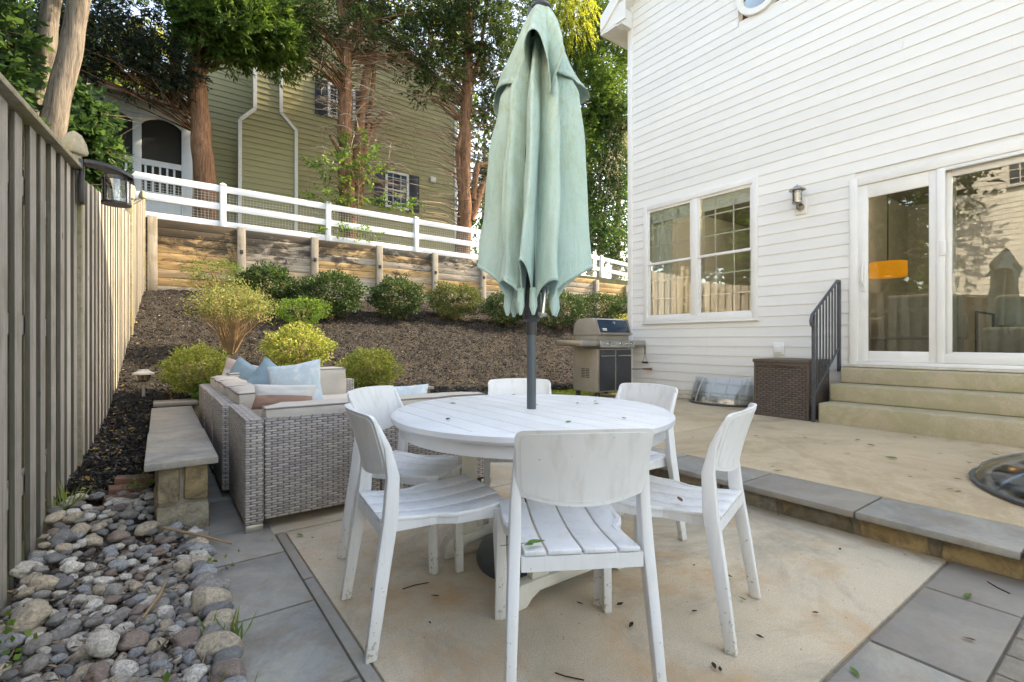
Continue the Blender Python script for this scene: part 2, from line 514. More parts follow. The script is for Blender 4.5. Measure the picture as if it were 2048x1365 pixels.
M['retpost'] = wood('grey_wall_post', (.50, .455, .39), (.36, .32, .265), (.14, .12, .10), (14, 14, .8), 2.2, vary=.25, moss=(.16, .14, .09))
M['wire'] = plain('galvanised_wire', (.55, .54, .48), rough=.5, metal=.4)
M['black'] = plain('black_painted_metal', (.03, .03, .033), (.02, .02, .022), rough=.4, spec=.5)
M['rail'] = plain('dark_grey_iron', (.075, .08, .09), (.05, .055, .06), rough=.42, spots=((.14, .12, .1), 20, .72))
M['pole'] = plain('slate_grey_pole', (.085, .105, .12), (.065, .08, .09), rough=.35, stretch=(1, 1, .2))
M['housing'] = plain('charcoal_plastic', (.035, .037, .042), rough=.45)
M['chrome'] = plain('worn_chrome', (.62, .62, .62), (.45, .45, .46), 30, .2, 1)
M['nickel'] = plain('brushed_nickel', (.50, .45, .40), (.36, .32, .28), 30, .28, 1)
M['steel'] = plain('stainless_steel', (.50, .475, .44), (.36, .33, .29), 4, .36, .85, spots=((.25, .18, .11), 10, .72))
M['greige'] = plain('taupe_grill_paint', (.345, .31, .265), (.28, .25, .21), 5, .5, .15, spots=((.2, .14, .08), 16, .72))
M['lidblue'] = plain('dark_blue_enamel', (.022, .045, .075), (.015, .028, .05), 3, .16)
M['darkdoor'] = plain('dark_grey_door', (.05, .05, .058), (.035, .035, .04), 4, .4, .2)
M['resin'] = weave('brown_resin_weave', (.15, .11, .09), (.11, .082, .066), (.03, .022, .018), .026, .075, bump=.012)
M['resinflat'] = plain('brown_resin', (.105, .08, .066), (.08, .06, .05), 10, .5)
M['wicker'] = weave('grey_wicker', (.56, .51, .475), (.33, .295, .275), (.13, .11, .10), .0145, .062)
M['cushion'] = plain('beige_cushion', (.56, .50, .435), (.50, .44, .38), 5, .9, bump=.004, bscale=9, spots=((.42, .36, .3), 5, .66))
M['piping'] = plain('taupe_piping', (.26, .22, .195), rough=.9)
M['mulchbase'] = None
def mulch():
    s = NT('black_mulch'); v = s.coord(off=False)
    f = s.noise(v, 38, 6, .8); f2 = s.noise(v, 3, 5, .7); vo = s.voro(v, 55)
    col = s.ramp(f, [(.32, (.008, .0075, .0075)), (.52, (.033, .030, .028)), (.72, (.11, .098, .088))])
    col = s.mix(s.ramp(f2, [(.4, g(0)), (.7, g(.55))]), col, (.075, .064, .056))
    s.bump(s.m_('ADD', f, vo), .03)
    return s.done(col, .95, 0, .15)
M['mulch'] = mulch()
M['chip'] = leafy('mulch_chip', (.018, .0165, .016), (.046, .041, .038), (.17, .15, .13), .9, 0.0, .15)
M['litter'] = leafy('fallen_yellow_leaf', (.30, .20, .06), (.45, .33, .08), (.26, .15, .07), .7, .2)
M['soil'] = plain('soil', (.11, .085, .06), (.045, .036, .026), 30, .95, bump=.02, bscale=60)
M['lawn'] = plain('leafy_ground', (.10, .085, .05), (.04, .045, .02), 2.5, .95, bump=.03, bscale=30, spots=((.05, .09, .02), 5, .5))
M['grass'] = leafy('grass_blade', (.10, .17, .03), (.17, .25, .04), (.30, .32, .07), .6, .5)
M['hedge'] = leafy('dark_hedge_leaf', (.018, .045, .014), (.04, .085, .022), (.085, .14, .035), .6, .25, .3)
M['hedge2'] = leafy('olive_hedge_leaf', (.05, .075, .02), (.10, .13, .035), (.17, .18, .06), .6, .3, .3)
M['lime'] = leafy('lime_shrub_leaf', (.10, .15, .025), (.28, .32, .055), (.46, .46, .15), .5, .45)
M['green'] = leafy('bright_green_leaf', (.05, .12, .02), (.10, .19, .03), (.17, .27, .04), .5, .45)
M['olive'] = leafy('pale_olive_leaf', (.10, .14, .03), (.20, .24, .06), (.33, .33, .13), .55, .4)
M['maple'] = leafy('maple_leaf', (.016, .045, .014), (.035, .085, .022), (.075, .14, .03), .5, .5)
M['cedar'] = leafy('cedar_frond', (.015, .032, .010), (.035, .065, .016), (.075, .12, .026), .6, .4)
M['cedarg'] = leafy('green_cedar_frond', (.03, .07, .012), (.065, .13, .02), (.12, .20, .035), .6, .45)
M['spruce'] = leafy('dark_spruce_frond', (.007, .014, .008), (.014, .027, .013), (.03, .048, .02), .6, .3)
M['willow'] = leafy('yellow_willow_leaf', (.16, .21, .02), (.30, .35, .035), (.42, .44, .06), .5, .6)
M['farleaf'] = leafy('sunlit_far_leaf', (.07, .11, .02), (.17, .20, .035), (.32, .31, .06), .5, .6)
M['vine'] = leafy('dry_vine_leaf', (.12, .13, .05), (.30, .29, .16), (.50, .47, .36), .6, .4)
def bark(name, c1, c2, c3, st=(9, 9, 1.0), b=.03):
    s = NT(name); v = s.coord(scale=st); f = s.noise(v, 2.3, 8, .72, .8)
    col = s.ramp(f, [(.32, c3), (.5, c2), (.68, c1)])
    s.bump(f, b); return s.done(col, .9, 0, .15)
M['barkg'] = bark('grey_bark', (.27, .235, .195), (.175, .15, .125), (.06, .05, .042))
M['barkr'] = bark('reddish_cedar_bark', (.33, .18, .105), (.20, .105, .062), (.06, .035, .022))
M['twig'] = plain('bare_twig', (.28, .20, .13), (.15, .10, .065), 8, .9)
M['paletwig'] = plain('pale_dead_twig', (.50, .44, .34), (.35, .29, .21), 8, .9)
M['stem'] = plain('tan_stem', (.33, .22, .12), (.2, .13, .07), 8, .9)
M['ysiding'] = plain('olive_yellow_siding', (.30, .275, .135), (.25, .228, .11), 1.2, .6, stretch=(.5, 1, 2), bump=.001, bscale=8)
M['ytrim'] = plain('offwhite_trim', (.66, .66, .64), rough=.5)
M['porch'] = plain('porch_white_paint', (.60, .64, .70), (.5, .54, .6), 2, .5)
M['screen'] = plain('dark_insect_screen', (.018, .016, .015), (.010, .009, .009), 1.1, .7)
M['shutter'] = plain('navy_shutter', (.014, .022, .034), rough=.5)
M['shingle'] = plain('brown_shingle', (.13, .10, .08), (.08, .065, .05), 10, .9, bump=.01, bscale=30)
M['wglass'] = glass('window_glass', .05, wave=.0005)
M['dglass'] = glass('door_glass', .035, (.80, .84, .82), wave=.0012)
M['clearpl'] = glass('clear_well_plastic', .06, (.82, .87, .90), .12)
M['lampglass'] = glass('lamp_glass', .10, (.9, .88, .84), .05)
M['amberglass'] = glass('wall_lamp_glass', .10, (.75, .66, .55), .05)
M['curtain'] = plain('white_curtain', (.80, .79, .77), (.72, .71, .69), 3, .9)
M['room'] = plain('room_wall_paint', (.42, .41, .38), rough=.9)
M['roomfloor'] = plain('room_floor', (.16, .11, .07), rough=.5)
M['sofafab'] = plain('grey_linen', (.42, .41, .38), rough=.95)
M['darkwood'] = plain('dark_furniture', (.03, .024, .02), rough=.5)
M['drumshade'] = plain('linen_drum_shade', (.62, .56, .48), rough=.9)
def canopy_mat():
    s = NT('sage_canopy_fabric'); v = s.coord(off=False); f = s.noise(v, 2.2, 5, .6)
    col = s.ramp(f, [(.3, (.46, .64, .59)), (.7, (.60, .765, .715))])
    st = s.noise(s.coord(off=False, scale=(5, 5, 1.1)), 1.6, 7, .75, .5)
    col = s.mix(s.ramp(st, [(.52, g(0)), (.72, g(.5))]), col, (.40, .46, .26))
    tc = s.n('ShaderNodeTexCoord'); sp = s.n('ShaderNodeSeparateXYZ'); s.l(tc.outputs['Object'], sp.inputs[0])
    top = s.m_('MULTIPLY', s.m_('SUBTRACT', sp.outputs[2], 1.45), 1.3, clamp=True)
    sp2 = s.noise(s.coord(off=False, scale=(6, 6, 3)), 5, 6, .8)
    col = s.mix(s.m_('MULTIPLY', s.ramp(sp2, [(.48, g(0)), (.66, g(.55))]), top), col, (.40, .43, .22))
    wv = s.noise(s.coord(off=False, scale=(1, 1, .3)), 420, 2, .6)
    wr = s.noise(s.coord(off=False, scale=(7, 7, 1.2)), 3.2, 6, .7, .8)
    s.bump(s.m_('ADD', s.m_('MULTIPLY', wr, 3.2), wv), .0035)
    hs = s.n('ShaderNodeHueSaturation'); s.l(col, hs.inputs['Color']); s.l(s.m_('MULTIPLY_ADD', wv, .3, .85), hs.inputs['Value'])
    s.done(hs.outputs[0], .85, 0, .2)
    tr = s.n('ShaderNodeBsdfTranslucent'); s.l(hs.outputs[0], tr.inputs[0])
    mx = s.n('ShaderNodeMixShader'); mx.inputs[0].default_value = .10
    s.l(s.b.outputs[0], mx.inputs[1]); s.l(tr.outputs[0], mx.inputs[2]); s.l(mx.outputs[0], s.o.inputs[0])
    return s.m
M['canopy'] = canopy_mat()
def emis(name, c, e):
    s = NT(name); s.done(c, .6); s.b.inputs['Emission Color'].default_value = (*c, 1); s.b.inputs['Emission Strength'].default_value = e; return s.m
M['orange'] = emis('lit_amber_shade', (.75, .30, .02), .13)
M['bulb'] = emis('lit_ceiling_disc', (1, .8, .5), .5)
def rock_mat():
    s = NT('river_rock'); v = s.coord(); oi = s.n('ShaderNodeObjectInfo')
    c = s.ramp(oi.outputs['Random'], [(0, (.27, .26, .24)), (.12, (.52, .48, .42)), (.24, (.17, .175, .18)), (.34, (.42, .35, .26)), (.46, (.27, .25, .23)), (.56, (.62, .59, .53)), (.68, (.25, .185, .155)), (.76, (.30, .315, .33)), (.86, (.46, .38, .28)), (.94, (.14, .12, .11))], 'CONSTANT')
    f = s.noise(v, 7, 7, .7, .8)
    col = s.mix(s.ramp(f, [(.38, g(.7)), (.62, g(0))]), c, (.10, .09, .08))
    f2 = s.noise(s.coord(scale=(1, 1, 4)), 9, 5, .7, 1.2)
    col = s.mix(s.ramp(f2, [(.58, g(0)), (.68, g(.55))]), col, (.52, .49, .43))
    hs = s.n('ShaderNodeHueSaturation'); hs.inputs['Value'].default_value = 1.3; s.l(col, hs.inputs['Color'])
    s.bump(s.noise(v, 28, 5, .7), .006); return s.done(hs.outputs[0], .75, 0, .3)
M['rock'] = rock_mat()

# ------------------------------------------------------------------ ground
prof = [(-200, -.07), (5.6, -.07), (6.9, .05), (13.60, 1.95), (13.63, 3.62), (16, 3.9), (30, 4.3), (240, 6)]
mb = MB()
xs = [-200, 200]
for i in range(len(prof) - 1):
    (y0, z0), (y1, z1) = prof[i], prof[i + 1]
    mb.add([(-200, y0, z0), (200, y0, z0), (200, y1, z1), (-200, y1, z1)], [(0, 1, 2, 3)])
tag(mb.build('ground', M['lawn']), kind='structure')

def grid_mesh(name, x0, x1, y0, y1, step, zf, mat, parent=None):
    nx = int((x1 - x0) / step) + 1; ny = int((y1 - y0) / step) + 1
    X_, Y_ = np.meshgrid(np.linspace(x0, x1, nx), np.linspace(y0, y1, ny))
    V = np.stack([X_.ravel(), Y_.ravel(), np.array([zf(a, b) for a, b in zip(X_.ravel(), Y_.ravel())])], 1)
    i = np.arange(ny - 1)[:, None] * nx + np.arange(nx - 1)[None, :]
    i = i.ravel()
    return np_mesh(name, V, np.stack([i, i + 1, i + nx + 1, i + nx], 1), mat, parent, True)
def mz(x, y):
    return slope_z(x, y) + .05 * (noise.noise(Vector((x * .9, y * .9, 0)))) + .06 * noise.noise(Vector((x * 3.1, y * 3.1, 3)))* .6 + .04 * noise.noise(Vector((x * 7, y * 7, 3))) + .012 * noise.noise(Vector((x * 23, y * 23, 5)))
tag(grid_mesh('mulch_bank', -.48, 11.5, 6.66, 13.46, .045, mz, M['mulch']), kind='structure')
tag(grid_mesh('mulch_strip', -.49, .02, 3.80, 6.70, .04, mz, M['mulch']), kind='structure')
# chips and leaves on the mulch
def scatter_slope(n, x0, x1, y0, y1):
    P = np.stack([rng.uniform(x0, x1, n), y0 + (y1 - y0) * rng.uniform(0, 1, n) ** 1.25, np.zeros(n)], 1)
    P[:, 2] = [mz(a, b) for a, b in P[:, :2]]
    return P
P = np.concatenate([scatter_slope(42000, -.45, 10.5, 6.7, 13.3), scatter_slope(5500, -.47, -.04, 3.85, 6.7)])
D = rng.normal(size=P.shape); D[:, 2] = np.abs(D[:, 2]) * .35
tag(leaf_mesh('mulch_chips', P + [0, 0, .004], D, rng.uniform(.025, .075, len(P)), rng.uniform(.008, .022, len(P)), M['chip']), 'loose black and brown mulch chips covering the sloping bed', 'mulch', kind='stuff')
P = np.concatenate([scatter_slope(1500, -.45, 9, 6.7, 13.2), scatter_slope(260, -.47, -.04, 3.85, 6.7)])
D = rng.normal(size=P.shape); D[:, 2] *= .15
tag(leaf_mesh('fallen_leaves', P + [0, 0, .02], D, rng.uniform(.02, .045, len(P)), rng.uniform(.012, .024, len(P)), M['litter'], up=np.array([0, 0, 1.]), upw=.7), 'small yellow fallen leaves scattered over the dark mulch', 'leaves', kind='stuff')

# lower patio: concrete slabs with joints
pt = empty('lower_patio'); tag(pt, kind='structure')
mb = MB().box(.19, 3.16, -3, 6.3, -.08, -.012); mb.build('patio_bed', M['mortar'], pt)
def slab(x0, x1, y0, y1, m=M['patio'], z=0.0, par=pt, nm='slab', bev=.006):
    return MB().box(x0, x1, y0, y1, z - .05, z).build(nm, m, par, bevel=bev)
slab(.575, 3.12, .665, 2.945)
slab(.50, 1.78, 2.96, 4.30); slab(1.79, 3.12, 2.96, 4.30); slab(.33, 3.12, 4.31, 6.22)
# bluestone border left and right
def flag(x0, x1, y0, y1, m, z=.004):
    MB().box(x0, x1, y0, y1, -.04, z + random.uniform(-.0015, .0015)).build('flagstone', m, pt, bevel=.004)
for a, b in ((.2, .87), (.885, 1.53), (1.545, 2.09), (2.105, 2.66), (2.675, 3.10), (3.115, 3.75), (3.765, 4.5), (4.515, 5.2), (5.215, 6.2)):
    flag(.205, .515, a, b, M['slate'])
for i, (a, b) in enumerate(((-.9, .2), (.2, .55), (.56, 1.33), (1.34, 2.045), (2.06, 2.685), (2.70, 3.12))):
    if i > 1: flag(a, b, .355, .648, M['slate3'])
for i in range(5):
    flag(.56 + i * .52, 1.07 + i * .52, -.5, .19, M['slate3'])
# thin worn border strip beside the slab
for a, b in ((.3, 1.4), (1.41, 2.3), (2.31, 2.95)):
    MB().box(.524, .566, a, b, -.04, .002).build('edging_strip', M['slate3'], pt, bevel=.003)

# trench drain
dr = empty('trench_drain', (0, 0, 0), label='metal trench drain grate let into the paving at the bottom right corner', cat='drain')
for i in range(14):
    MB().box(.9 + i * .16, 1.05 + i * .16, .275, .345, -.04, .003).build('curb_brick', M['mortar'], dr, bevel=.003)
mb = MB()
for i in range(110): mb.box(.9 + i * .02, .911 + i * .02, .205, .262, -.012, .0)
mb.box(.88, 3.12, .262, .268, -.03, .004).box(.88, 3.12, .199, .205, -.03, .004)
tag(mb.build('grate', M['rail'], dr), kind='stuff')

# upper patio and ledge
up = empty('upper_patio'); tag(up, kind='structure')
def useg(x0, x1, y0, y1): MB().box(x0, x1, y0, y1, .05, .148).build('slab', M['upatio'], up, bevel=.005)
useg(3.475, 6.83, -4, .38); useg(3.475, 6.83, .39, 2.97); useg(3.475, 6.83, 2.98, 5.86)
MB().box(3.17, 6.8, -4, 5.84, -.06, .12).build('patio_fill', M['mortar'], up)
lg = empty('stone_ledge', label='low mortared stone ledge with bluestone caps stepping up to the tan patio', cat='ledge')
cy = [-3.4, -2.75, -2.1, -1.5, -.88, -.24, .40, 1.03, 1.67, 2.33, 2.98, 3.62, 4.3, 5.0, 5.86]
for a, b in zip(cy[:-1], cy[1:]):
    mb = MB().box(3.03, 3.46, a + .005, b - .006, .113, .151 + random.uniform(-.002, .002)); mb.build('cap_stone', M['slate'], lg, bevel=.005)
MB().box(3.14, 3.4, -3.4, 5.85, -.06, .111).build('mortar_core', M['mortar'], lg)
y = -3.3
random.seed(3)
while y < 5.7:
    L_ = random.uniform(.16, .42); z1 = .108
    sk = random.uniform(-.03, .03)
    mb = MB().hexa([(3.105 + random.uniform(0, .02), y + .012, -.03), (3.2, y + .012, -.03), (3.2, y + L_, -.03), (3.105 + random.uniform(0, .02), y + L_, -.03),
                    (3.11, y + .012 + sk, z1), (3.2, y + .012 + sk, z1), (3.2, y + L_ + sk * .7, z1), (3.115, y + L_ + sk * .7, z1)])
    o = mb.build('stone', M['stone'], lg, bevel=.010, seg=3)
    for v in o.data.vertices:
        v.co += Vector([noise.noise(v.co * 11 + Vector((k * 7, 0, 0))) for k in range(3)]) * .010
    y += L_ + .022

# grass strip by the grill
P = np.stack([rng.uniform(4.2, 9, 9000), rng.uniform(5.9, 7.1, 9000), np.full(9000, .10)], 1)
D = rng.normal(size=P.shape) * .35; D[:, 2] = 1
tag(MB().box(3.2, 12, 5.87, 7.3, -.06, .12).build('grass_bed', M['soil']), kind='structure')
tag(leaf_mesh('lawn_strip', P + [0, 0, .02], D, rng.uniform(.05, .10, 9000), .008, M['grass']), 'strip of bright green grass behind the grill', 'grass', kind='stuff')

# seat walls
sw = empty('stone_bench', label='low stone seat wall with long bluestone slab beside the wicker sofa', cat='bench')
MB().box(-.065, .275, 3.23, 4.33, .372, .412).build('bench_slab', M['slate2'], sw, bevel=.006)
MB().box(-.06, .27, 4.337, 5.93, .370, .410).build('bench_slab', M['slate2'], sw, bevel=.006)
MB().box(.0, .215, 3.31, 5.9, -.05, .37).build('mortar_core', M['mortar'], sw)
def stone_face(par, pts):
    for (x0, x1, y0, y1, z0, z1) in pts:
        mb = MB().box(x0, x1, y0, y1, z0, z1)
        o = mb.build('stone', M['stone'], par, bevel=.014)
        for v in o.data.vertices:
            v.co += Vector([noise.noise(v.co * 9 + Vector((k * 7, 0, 0))) for k in range(3)]) * .012
stone_face(sw, [(-.01, .095, 3.285, 3.36, .17, .365), (.118, .228, 3.28, 3.36, .175, .368), (-.012, .232, 3.275, 3.36, -.03, .155)])
yy = 3.38
random.seed(8)
while yy < 5.8:
    L_ = random.uniform(.2, .4); zc = random.uniform(.13, .22)
    stone_face(sw, [(-.02, .04, yy, yy + L_, .0, zc - .01), (-.02, .04, yy, yy + L_, zc + .01, .365), (.18, .232, yy, yy + L_, -.02, zc - .01), (.18, .232, yy, yy + L_, zc + .01, .365)])
    yy += L_ + .02
sw2 = empty('stone_seat_wall', label='stone seat wall with grey bluestone cap running behind the sofa at the foot of the mulch', cat='wall')
for i in range(8):
    MB().box(-.05 + i * .41, .352 + i * .41, 6.34, 6.66, .372, .412).build('cap_stone', M['slate2'], sw2, bevel=.006)
MB().box(-.02, 3.2, 6.42, 6.6, -.05, .37).build('mortar_core', M['mortar'], sw2)
xx = .0
while xx < 3.1:
    L_ = random.uniform(.2, .42); zc = random.uniform(.13, .22)
    stone_face(sw2, [(xx, xx + L_, 6.38, 6.44, -.02, zc - .01), (xx, xx + L_, 6.38, 6.44, zc + .01, .365)]); xx += L_ + .02

# ------------------------------------------------------------------ walls with openings
def intervals(lo, hi, holes):
    segs = [(lo, hi)]
    for a, b in holes:
        out = []
        for s0, s1 in segs:
            if b <= s0 or a >= s1: out.append((s0, s1)); continue
            if a > s0: out.append((s0, a))
            if b < s1: out.append((b, s1))
        segs = out
    return [s for s in segs if s[1] - s[0] > .02]

# ------------------------------------------------------------------ white house
WX = 6.8
house = empty('white_house', (WX, 0, 0), label='white clapboard house with grid window, sliding glass door and gable roof on the right', cat='house')
house.location = (0, 0, 0)
HY0, HY1 = -6.8, 5.70
APY, EAVE, SOF = -.55, 6.98, 6.62
def rake(y): return EAVE + .78 * (5.78 - abs(y - APY) * 1.0 - APY - 0.0) if y >= APY else EAVE + .78 * (5.78 - APY - (APY - y))
def rake(y): return EAVE + .78 * ((5.78 - APY) - abs(y - APY))
OPEN = [(3.50, 5.41, 1.415, 3.355), (.62, 2.30, .79, 2.99), (3.14, 3.76, 5.70, 6.32)]
pitch = .1405
k = 0; z = .2845
while z < rake(APY) - .15:
    z1 = z + pitch
    zm = z + .02
    dy = (EAVE + .78 * (5.78 - APY) - zm) / .78
    lo, hi = max(HY0, APY - dy), min(HY1, APY + dy)
    if hi - lo > .1:
        hs_ = [(a, b) for a, b, c, d in OPEN if z1 > c + .01 and z < d - .01]
        cuts = [(c_, c_ + .0012) for c_ in np.arange(-6.5 + (k * 2.77) % 9.0, 5.6, 9.4)] if k % 2 else []
        for a, b in intervals(lo, hi, hs_ + cuts):
            mb = MB().prism([(WX - .012, z + .001), (WX - .013, z + .008), (WX - .003, z1 + .004), (WX + .012, z1 + .004), (WX + .012, z + .001)], 'y', a, b)
            mb.build('siding_board', M['siding'], house)
    z = z1; k += 1
# sheathing
ys = sorted({-6.8, 5.76, *[v for o in OPEN for v in o[:2]]})
mb = MB()
for a, b in zip(ys[:-1], ys[1:]):
    ho = [(c, d) for (p, q, c, d) in OPEN if p <= a + 1e-6 and q >= b - 1e-6]
    ztop = min(rake(a), rake(b)) if not (a < APY < b) else EAVE - .1
    for z0, z1 in intervals(.15, ztop - .05, ho): mb.box(WX + .014, WX + .12, a, b, z0, z1)
mb.prism([(HY0, EAVE - .1), (5.7, EAVE - .1), (APY, rake(APY) - .1)], 'x', WX + .02, WX + .12)
mb.box(WX + .12, 17, 5.64, 5.76, .0, EAVE - .02).box(16.9, 17, -6.8, 5.64, 0, EAVE)
mb.box(WX + .12, 16.9, -6.9, -6.8, 0, EAVE)
mb.build('wall', M['siding'], house)
z = .285
while z < EAVE - .1:
    MB().prism([(5.775, z + .001), (5.760, z + .142), (5.76, z + .001)], 'x', WX + .12, 17).build('siding_board', M['siding'], house); z += pitch
# corner board
MB().box(WX - .028, WX + .11, 5.70, 5.795, .16, EAVE + .02).build('corner_board', M['trim'], house, bevel=.004)
# foundation
fo = MB().box(WX + .0, WX + .12, -6.8, 5.76, .0, .283).build('foundation', M['foundation'], house)
bm_ = MB().box(-.006, .03, .004, .206, 0, .058).build('brick', M['foundation'], fo, bevel=.005)
bm_.location = (WX - .005, 2.6, .152)
for r_ in range(2):
    for i in range(15):
        if r_ == 0 and i == 0: continue
        c = bm_.copy(); COL.objects.link(c); c.parent = fo; c.location = (WX - .005, 2.6 + i * .212 - r_ * .1, .152 + r_ * .066)
# roof
mb = MB()
for sgn in (1, -1):
    e = Vector((0, APY + sgn * (5.78 - APY + .34), rake(5.78) - .78 * .34 + .02)); a_ = Vector((0, APY, rake(APY) + .02))
    mb.hexa([(WX - .32, e.y, e.z), (17.3, e.y, e.z), (17.3, a_.y, a_.z), (WX - .32, a_.y, a_.z), (WX - .32, e.y, e.z + .2), (17.3, e.y, e.z + .2), (17.3, a_.y, a_.z + .2), (WX - .32, a_.y, a_.z + .2)])
mb.build('roof', M['shingle'], house)
mb = MB()
for sgn in (1, -1):
    e = Vector((0, APY + sgn * (5.78 - APY + .36), rake(5.78) - .78 * .36 - .06)); a_ = Vector((0, APY, rake(APY) - .06))
    mb.hexa([(WX - .36, e.y, e.z), (WX - .325, e.y, e.z), (WX - .325, a_.y, a_.z), (WX - .36, a_.y, a_.z), (WX - .36, e.y, e.z + .26), (WX - .325, e.y, e.z + .26), (WX - .325, a_.y, a_.z + .26), (WX - .36, a_.y, a_.z + .26)])
    mb.hexa([(WX - .325, e.y, e.z + .04), (WX + .02, e.y, e.z + .04), (WX + .02, a_.y, a_.z + .04), (WX - .325, a_.y, a_.z + .04), (WX - .325, e.y, e.z + .062), (WX + .02, e.y, e.z + .062), (WX + .02, a_.y, a_.z + .062), (WX - .325, a_.y, a_.z + .062)])
mb.build('rake_board', M['trim'], house)
MB().box(WX - .33, 17.3, 6.06, 6.17, 6.60, 6.74).build('gutter', M['trim'], house, bevel=.01)
MB().box(WX - .32, 17.2, 5.80, 6.055, 6.60, 6.63).box(WX - .325, WX - .30, 5.60, 6.055, 6.631, 6.95).build('eave_return', M['trim'], house)
MB().hexa([(WX - .30, 5.7, 6.60), (WX - .02, 5.7, 6.60), (WX - .02, 5.799, 6.60), (WX - .30, 5.799, 6.60), (WX - .30, 5.7, 6.9), (WX - .02, 5.7, 6.9), (WX - .02, 5.799, 6.9), (WX - .30, 5.799, 6.9)]).build('eave_box', M['trim'], house)

# double window
def bx(par, nm, m, y0, y1, z0, z1, x0, x1, bevel=.004): return MB().box(x0, x1, y0, y1, z0, z1).build(nm, m, par, bevel=bevel)
win = MB().box(WX - .035, WX + .1, 3.47, 3.545, 1.385, 3.385).box(WX - .035, WX + .1, 5.365, 5.44, 1.385, 3.385).box(WX - .035, WX + .1, 3.545, 5.365, 3.30, 3.385).box(WX - .035, WX + .1, 3.545, 5.365, 1.385, 1.47).box(WX - .03, WX + .1, 4.41, 4.51, 1.47, 3.30).build('window', M['trim'], house, bevel=.005)
bx(win, 'sill', M['trim'], 3.45, 5.46, 1.355, 1.384, WX - .055, WX + .02)
for (y0, y1) in ((3.545, 4.41), (4.51, 5.365)):
    for (z0, z1, xo) in ((2.36, 3.30, .0), (1.47, 2.395, .022)):
        x0 = WX - .012 + xo
        f = .038
        MB().box(x0, x0 + .02, y0, y0 + f, z0, z1).box(x0, x0 + .02, y1 - f, y1, z0, z1).box(x0, x0 + .02, y0 + f, y1 - f, z0, z0 + f).box(x0, x0 + .02, y0 + f, y1 - f, z1 - f, z1).build('sash', M['trim'], win, bevel=.003)
        bx(win, 'pane', M['wglass'], y0 + f, y1 - f, z0 + f, z1 - f, x0 + .008, x0 + .012, 0)
        mb = MB()
        for j in (1, 2): yy = y0 + (y1 - y0) * j / 3; mb.box(x0 + .013, x0 + .021, yy - .009, yy + .009, z0 + f, z1 - f)
        for j in (1, 2): zz = z0 + (z1 - z0) * j / 3; mb.box(x0 + .0135, x0 + .0205, y0 + f, y1 - f, zz - .009, zz + .009)
        mb.build('muntin', M['trim'], win)
    bx(win, 'roller_blind', M['curtain'], y0 + .04, y1 - .04, 3.08, 3.27, WX + .055, WX + .07, 0)
# curtains inside
def drape(par, y0, y1, z0, z1, x, amp=.03, n=40, waves=5):
    V = []; Fq = []
    for i in range(n + 1):
        t = i / n
        for zz in (z0, z1):
            V.append((x + amp * math.sin(t * waves * 2 * PI) * (1 if zz == z0 else .7), y0 + (y1 - y0) * t, zz))
    for i in range(n): Fq.append((2 * i, 2 * i + 2, 2 * i + 3, 2 * i + 1))
    return np_mesh('curtain', V, Fq, M['curtain'], par, True)
drape(house, 4.98, 5.36, 1.45, 3.32, WX + .14); drape(house, 3.52, 3.66, 1.45, 3.32, WX + .14, waves=3); drape(house, 4.40, 4.54, 1.45, 3.32, WX + .16, waves=2)
# round window
rw = MB()
ringo, ringi = [], []
for i in range(28):
    a = 2 * PI * i / 28; b = 2 * PI * (i + 1) / 28
    cyy, czz = 3.45, 6.01
    def q(r_, t, x): return (x, cyy + r_ * math.cos(t), czz + r_ * math.sin(t) * 1.05)
    rw.hexa([q(.25, a, WX - .04), q(.33, a, WX - .04), q(.33, b, WX - .04), q(.25, b, WX - .04), q(.25, a, WX + .05), q(.33, a, WX + .05), q(.33, b, WX + .05), q(.25, b, WX + .05)])
rwo = rw.build('round_window', M['trim'], house)
MB().prism([(3.45 + .255 * math.cos(2 * PI * i / 28), 6.01 + .266 * math.sin(2 * PI * i / 28)) for i in range(28)], 'x', WX - .0, WX + .008).build('pane', M['wglass'], rwo)
# sliding door
door = MB().box(WX - .04, WX + .11, 2.262, 2.347, .79, 3.02).box(WX - .04, WX + .11, .62, 2.262, 2.925, 3.02).box(WX - .04, WX + .11, .55, .62, .79, 3.02).box(WX - .05, WX + .11, .62, 2.262, .79, .83).build('sliding_door', M['trim'], house, bevel=.006)
def panel(y0, y1, z0, z1, x0, st, top, bot, nm, m, gl):
    MB().box(x0, x0 + .035, y0, y0 + st, z0, z1).box(x0, x0 + .035, y1 - st, y1, z0, z1).box(x0, x0 + .035, y0 + st, y1 - st, z1 - top, z1).box(x0, x0 + .035, y0 + st, y1 - st, z0, z0 + bot).build(nm, m, door, bevel=.004)
    bx(door, 'pane', gl, y0 + st, y1 - st, z0 + bot, z1 - top, x0 + .012, x0 + .018, 0)
panel(1.50, 2.262, .832, 2.924, WX - .018, .10, .16, .12, 'door_panel', M['trim'], M['dglass'])
panel(.625, 1.50, .832, 2.924, WX + .04, .08, .10, .12, 'door_panel', M['trim'], M['dglass'])
s_ = MB().box(WX - .038, WX - .012, 1.462, 1.53, .834, 2.922).box(WX - .038, WX - .012, .625, 1.462, 2.885, 2.922).box(WX - .038, WX - .012, .625, 1.462, .834, .93)
s_.build('screen_frame', M['trim'], door, bevel=.004)
MB().box(WX - .05, WX - .038, 1.45, 1.50, 1.98, 2.14).build('latch', M['trim'], door, bevel=.004)
h_ = MB().tube([(WX - .03, 2.20, 1.72), (WX - .07, 2.205, 1.76), (WX - .075, 2.205, 1.86), (WX - .06, 2.205, 1.95), (WX - .03, 2.20, 1.98)], .011, 8)
h_.box(WX - .032, WX - .018, 2.18, 2.225, 1.66, 2.12).build('handle', M['trim'], door, bevel=.003)
MB().box(WX - .09, WX + .1, .5, 2.40, .762, .789).build('threshold', M['foundation'], house, bevel=.004)
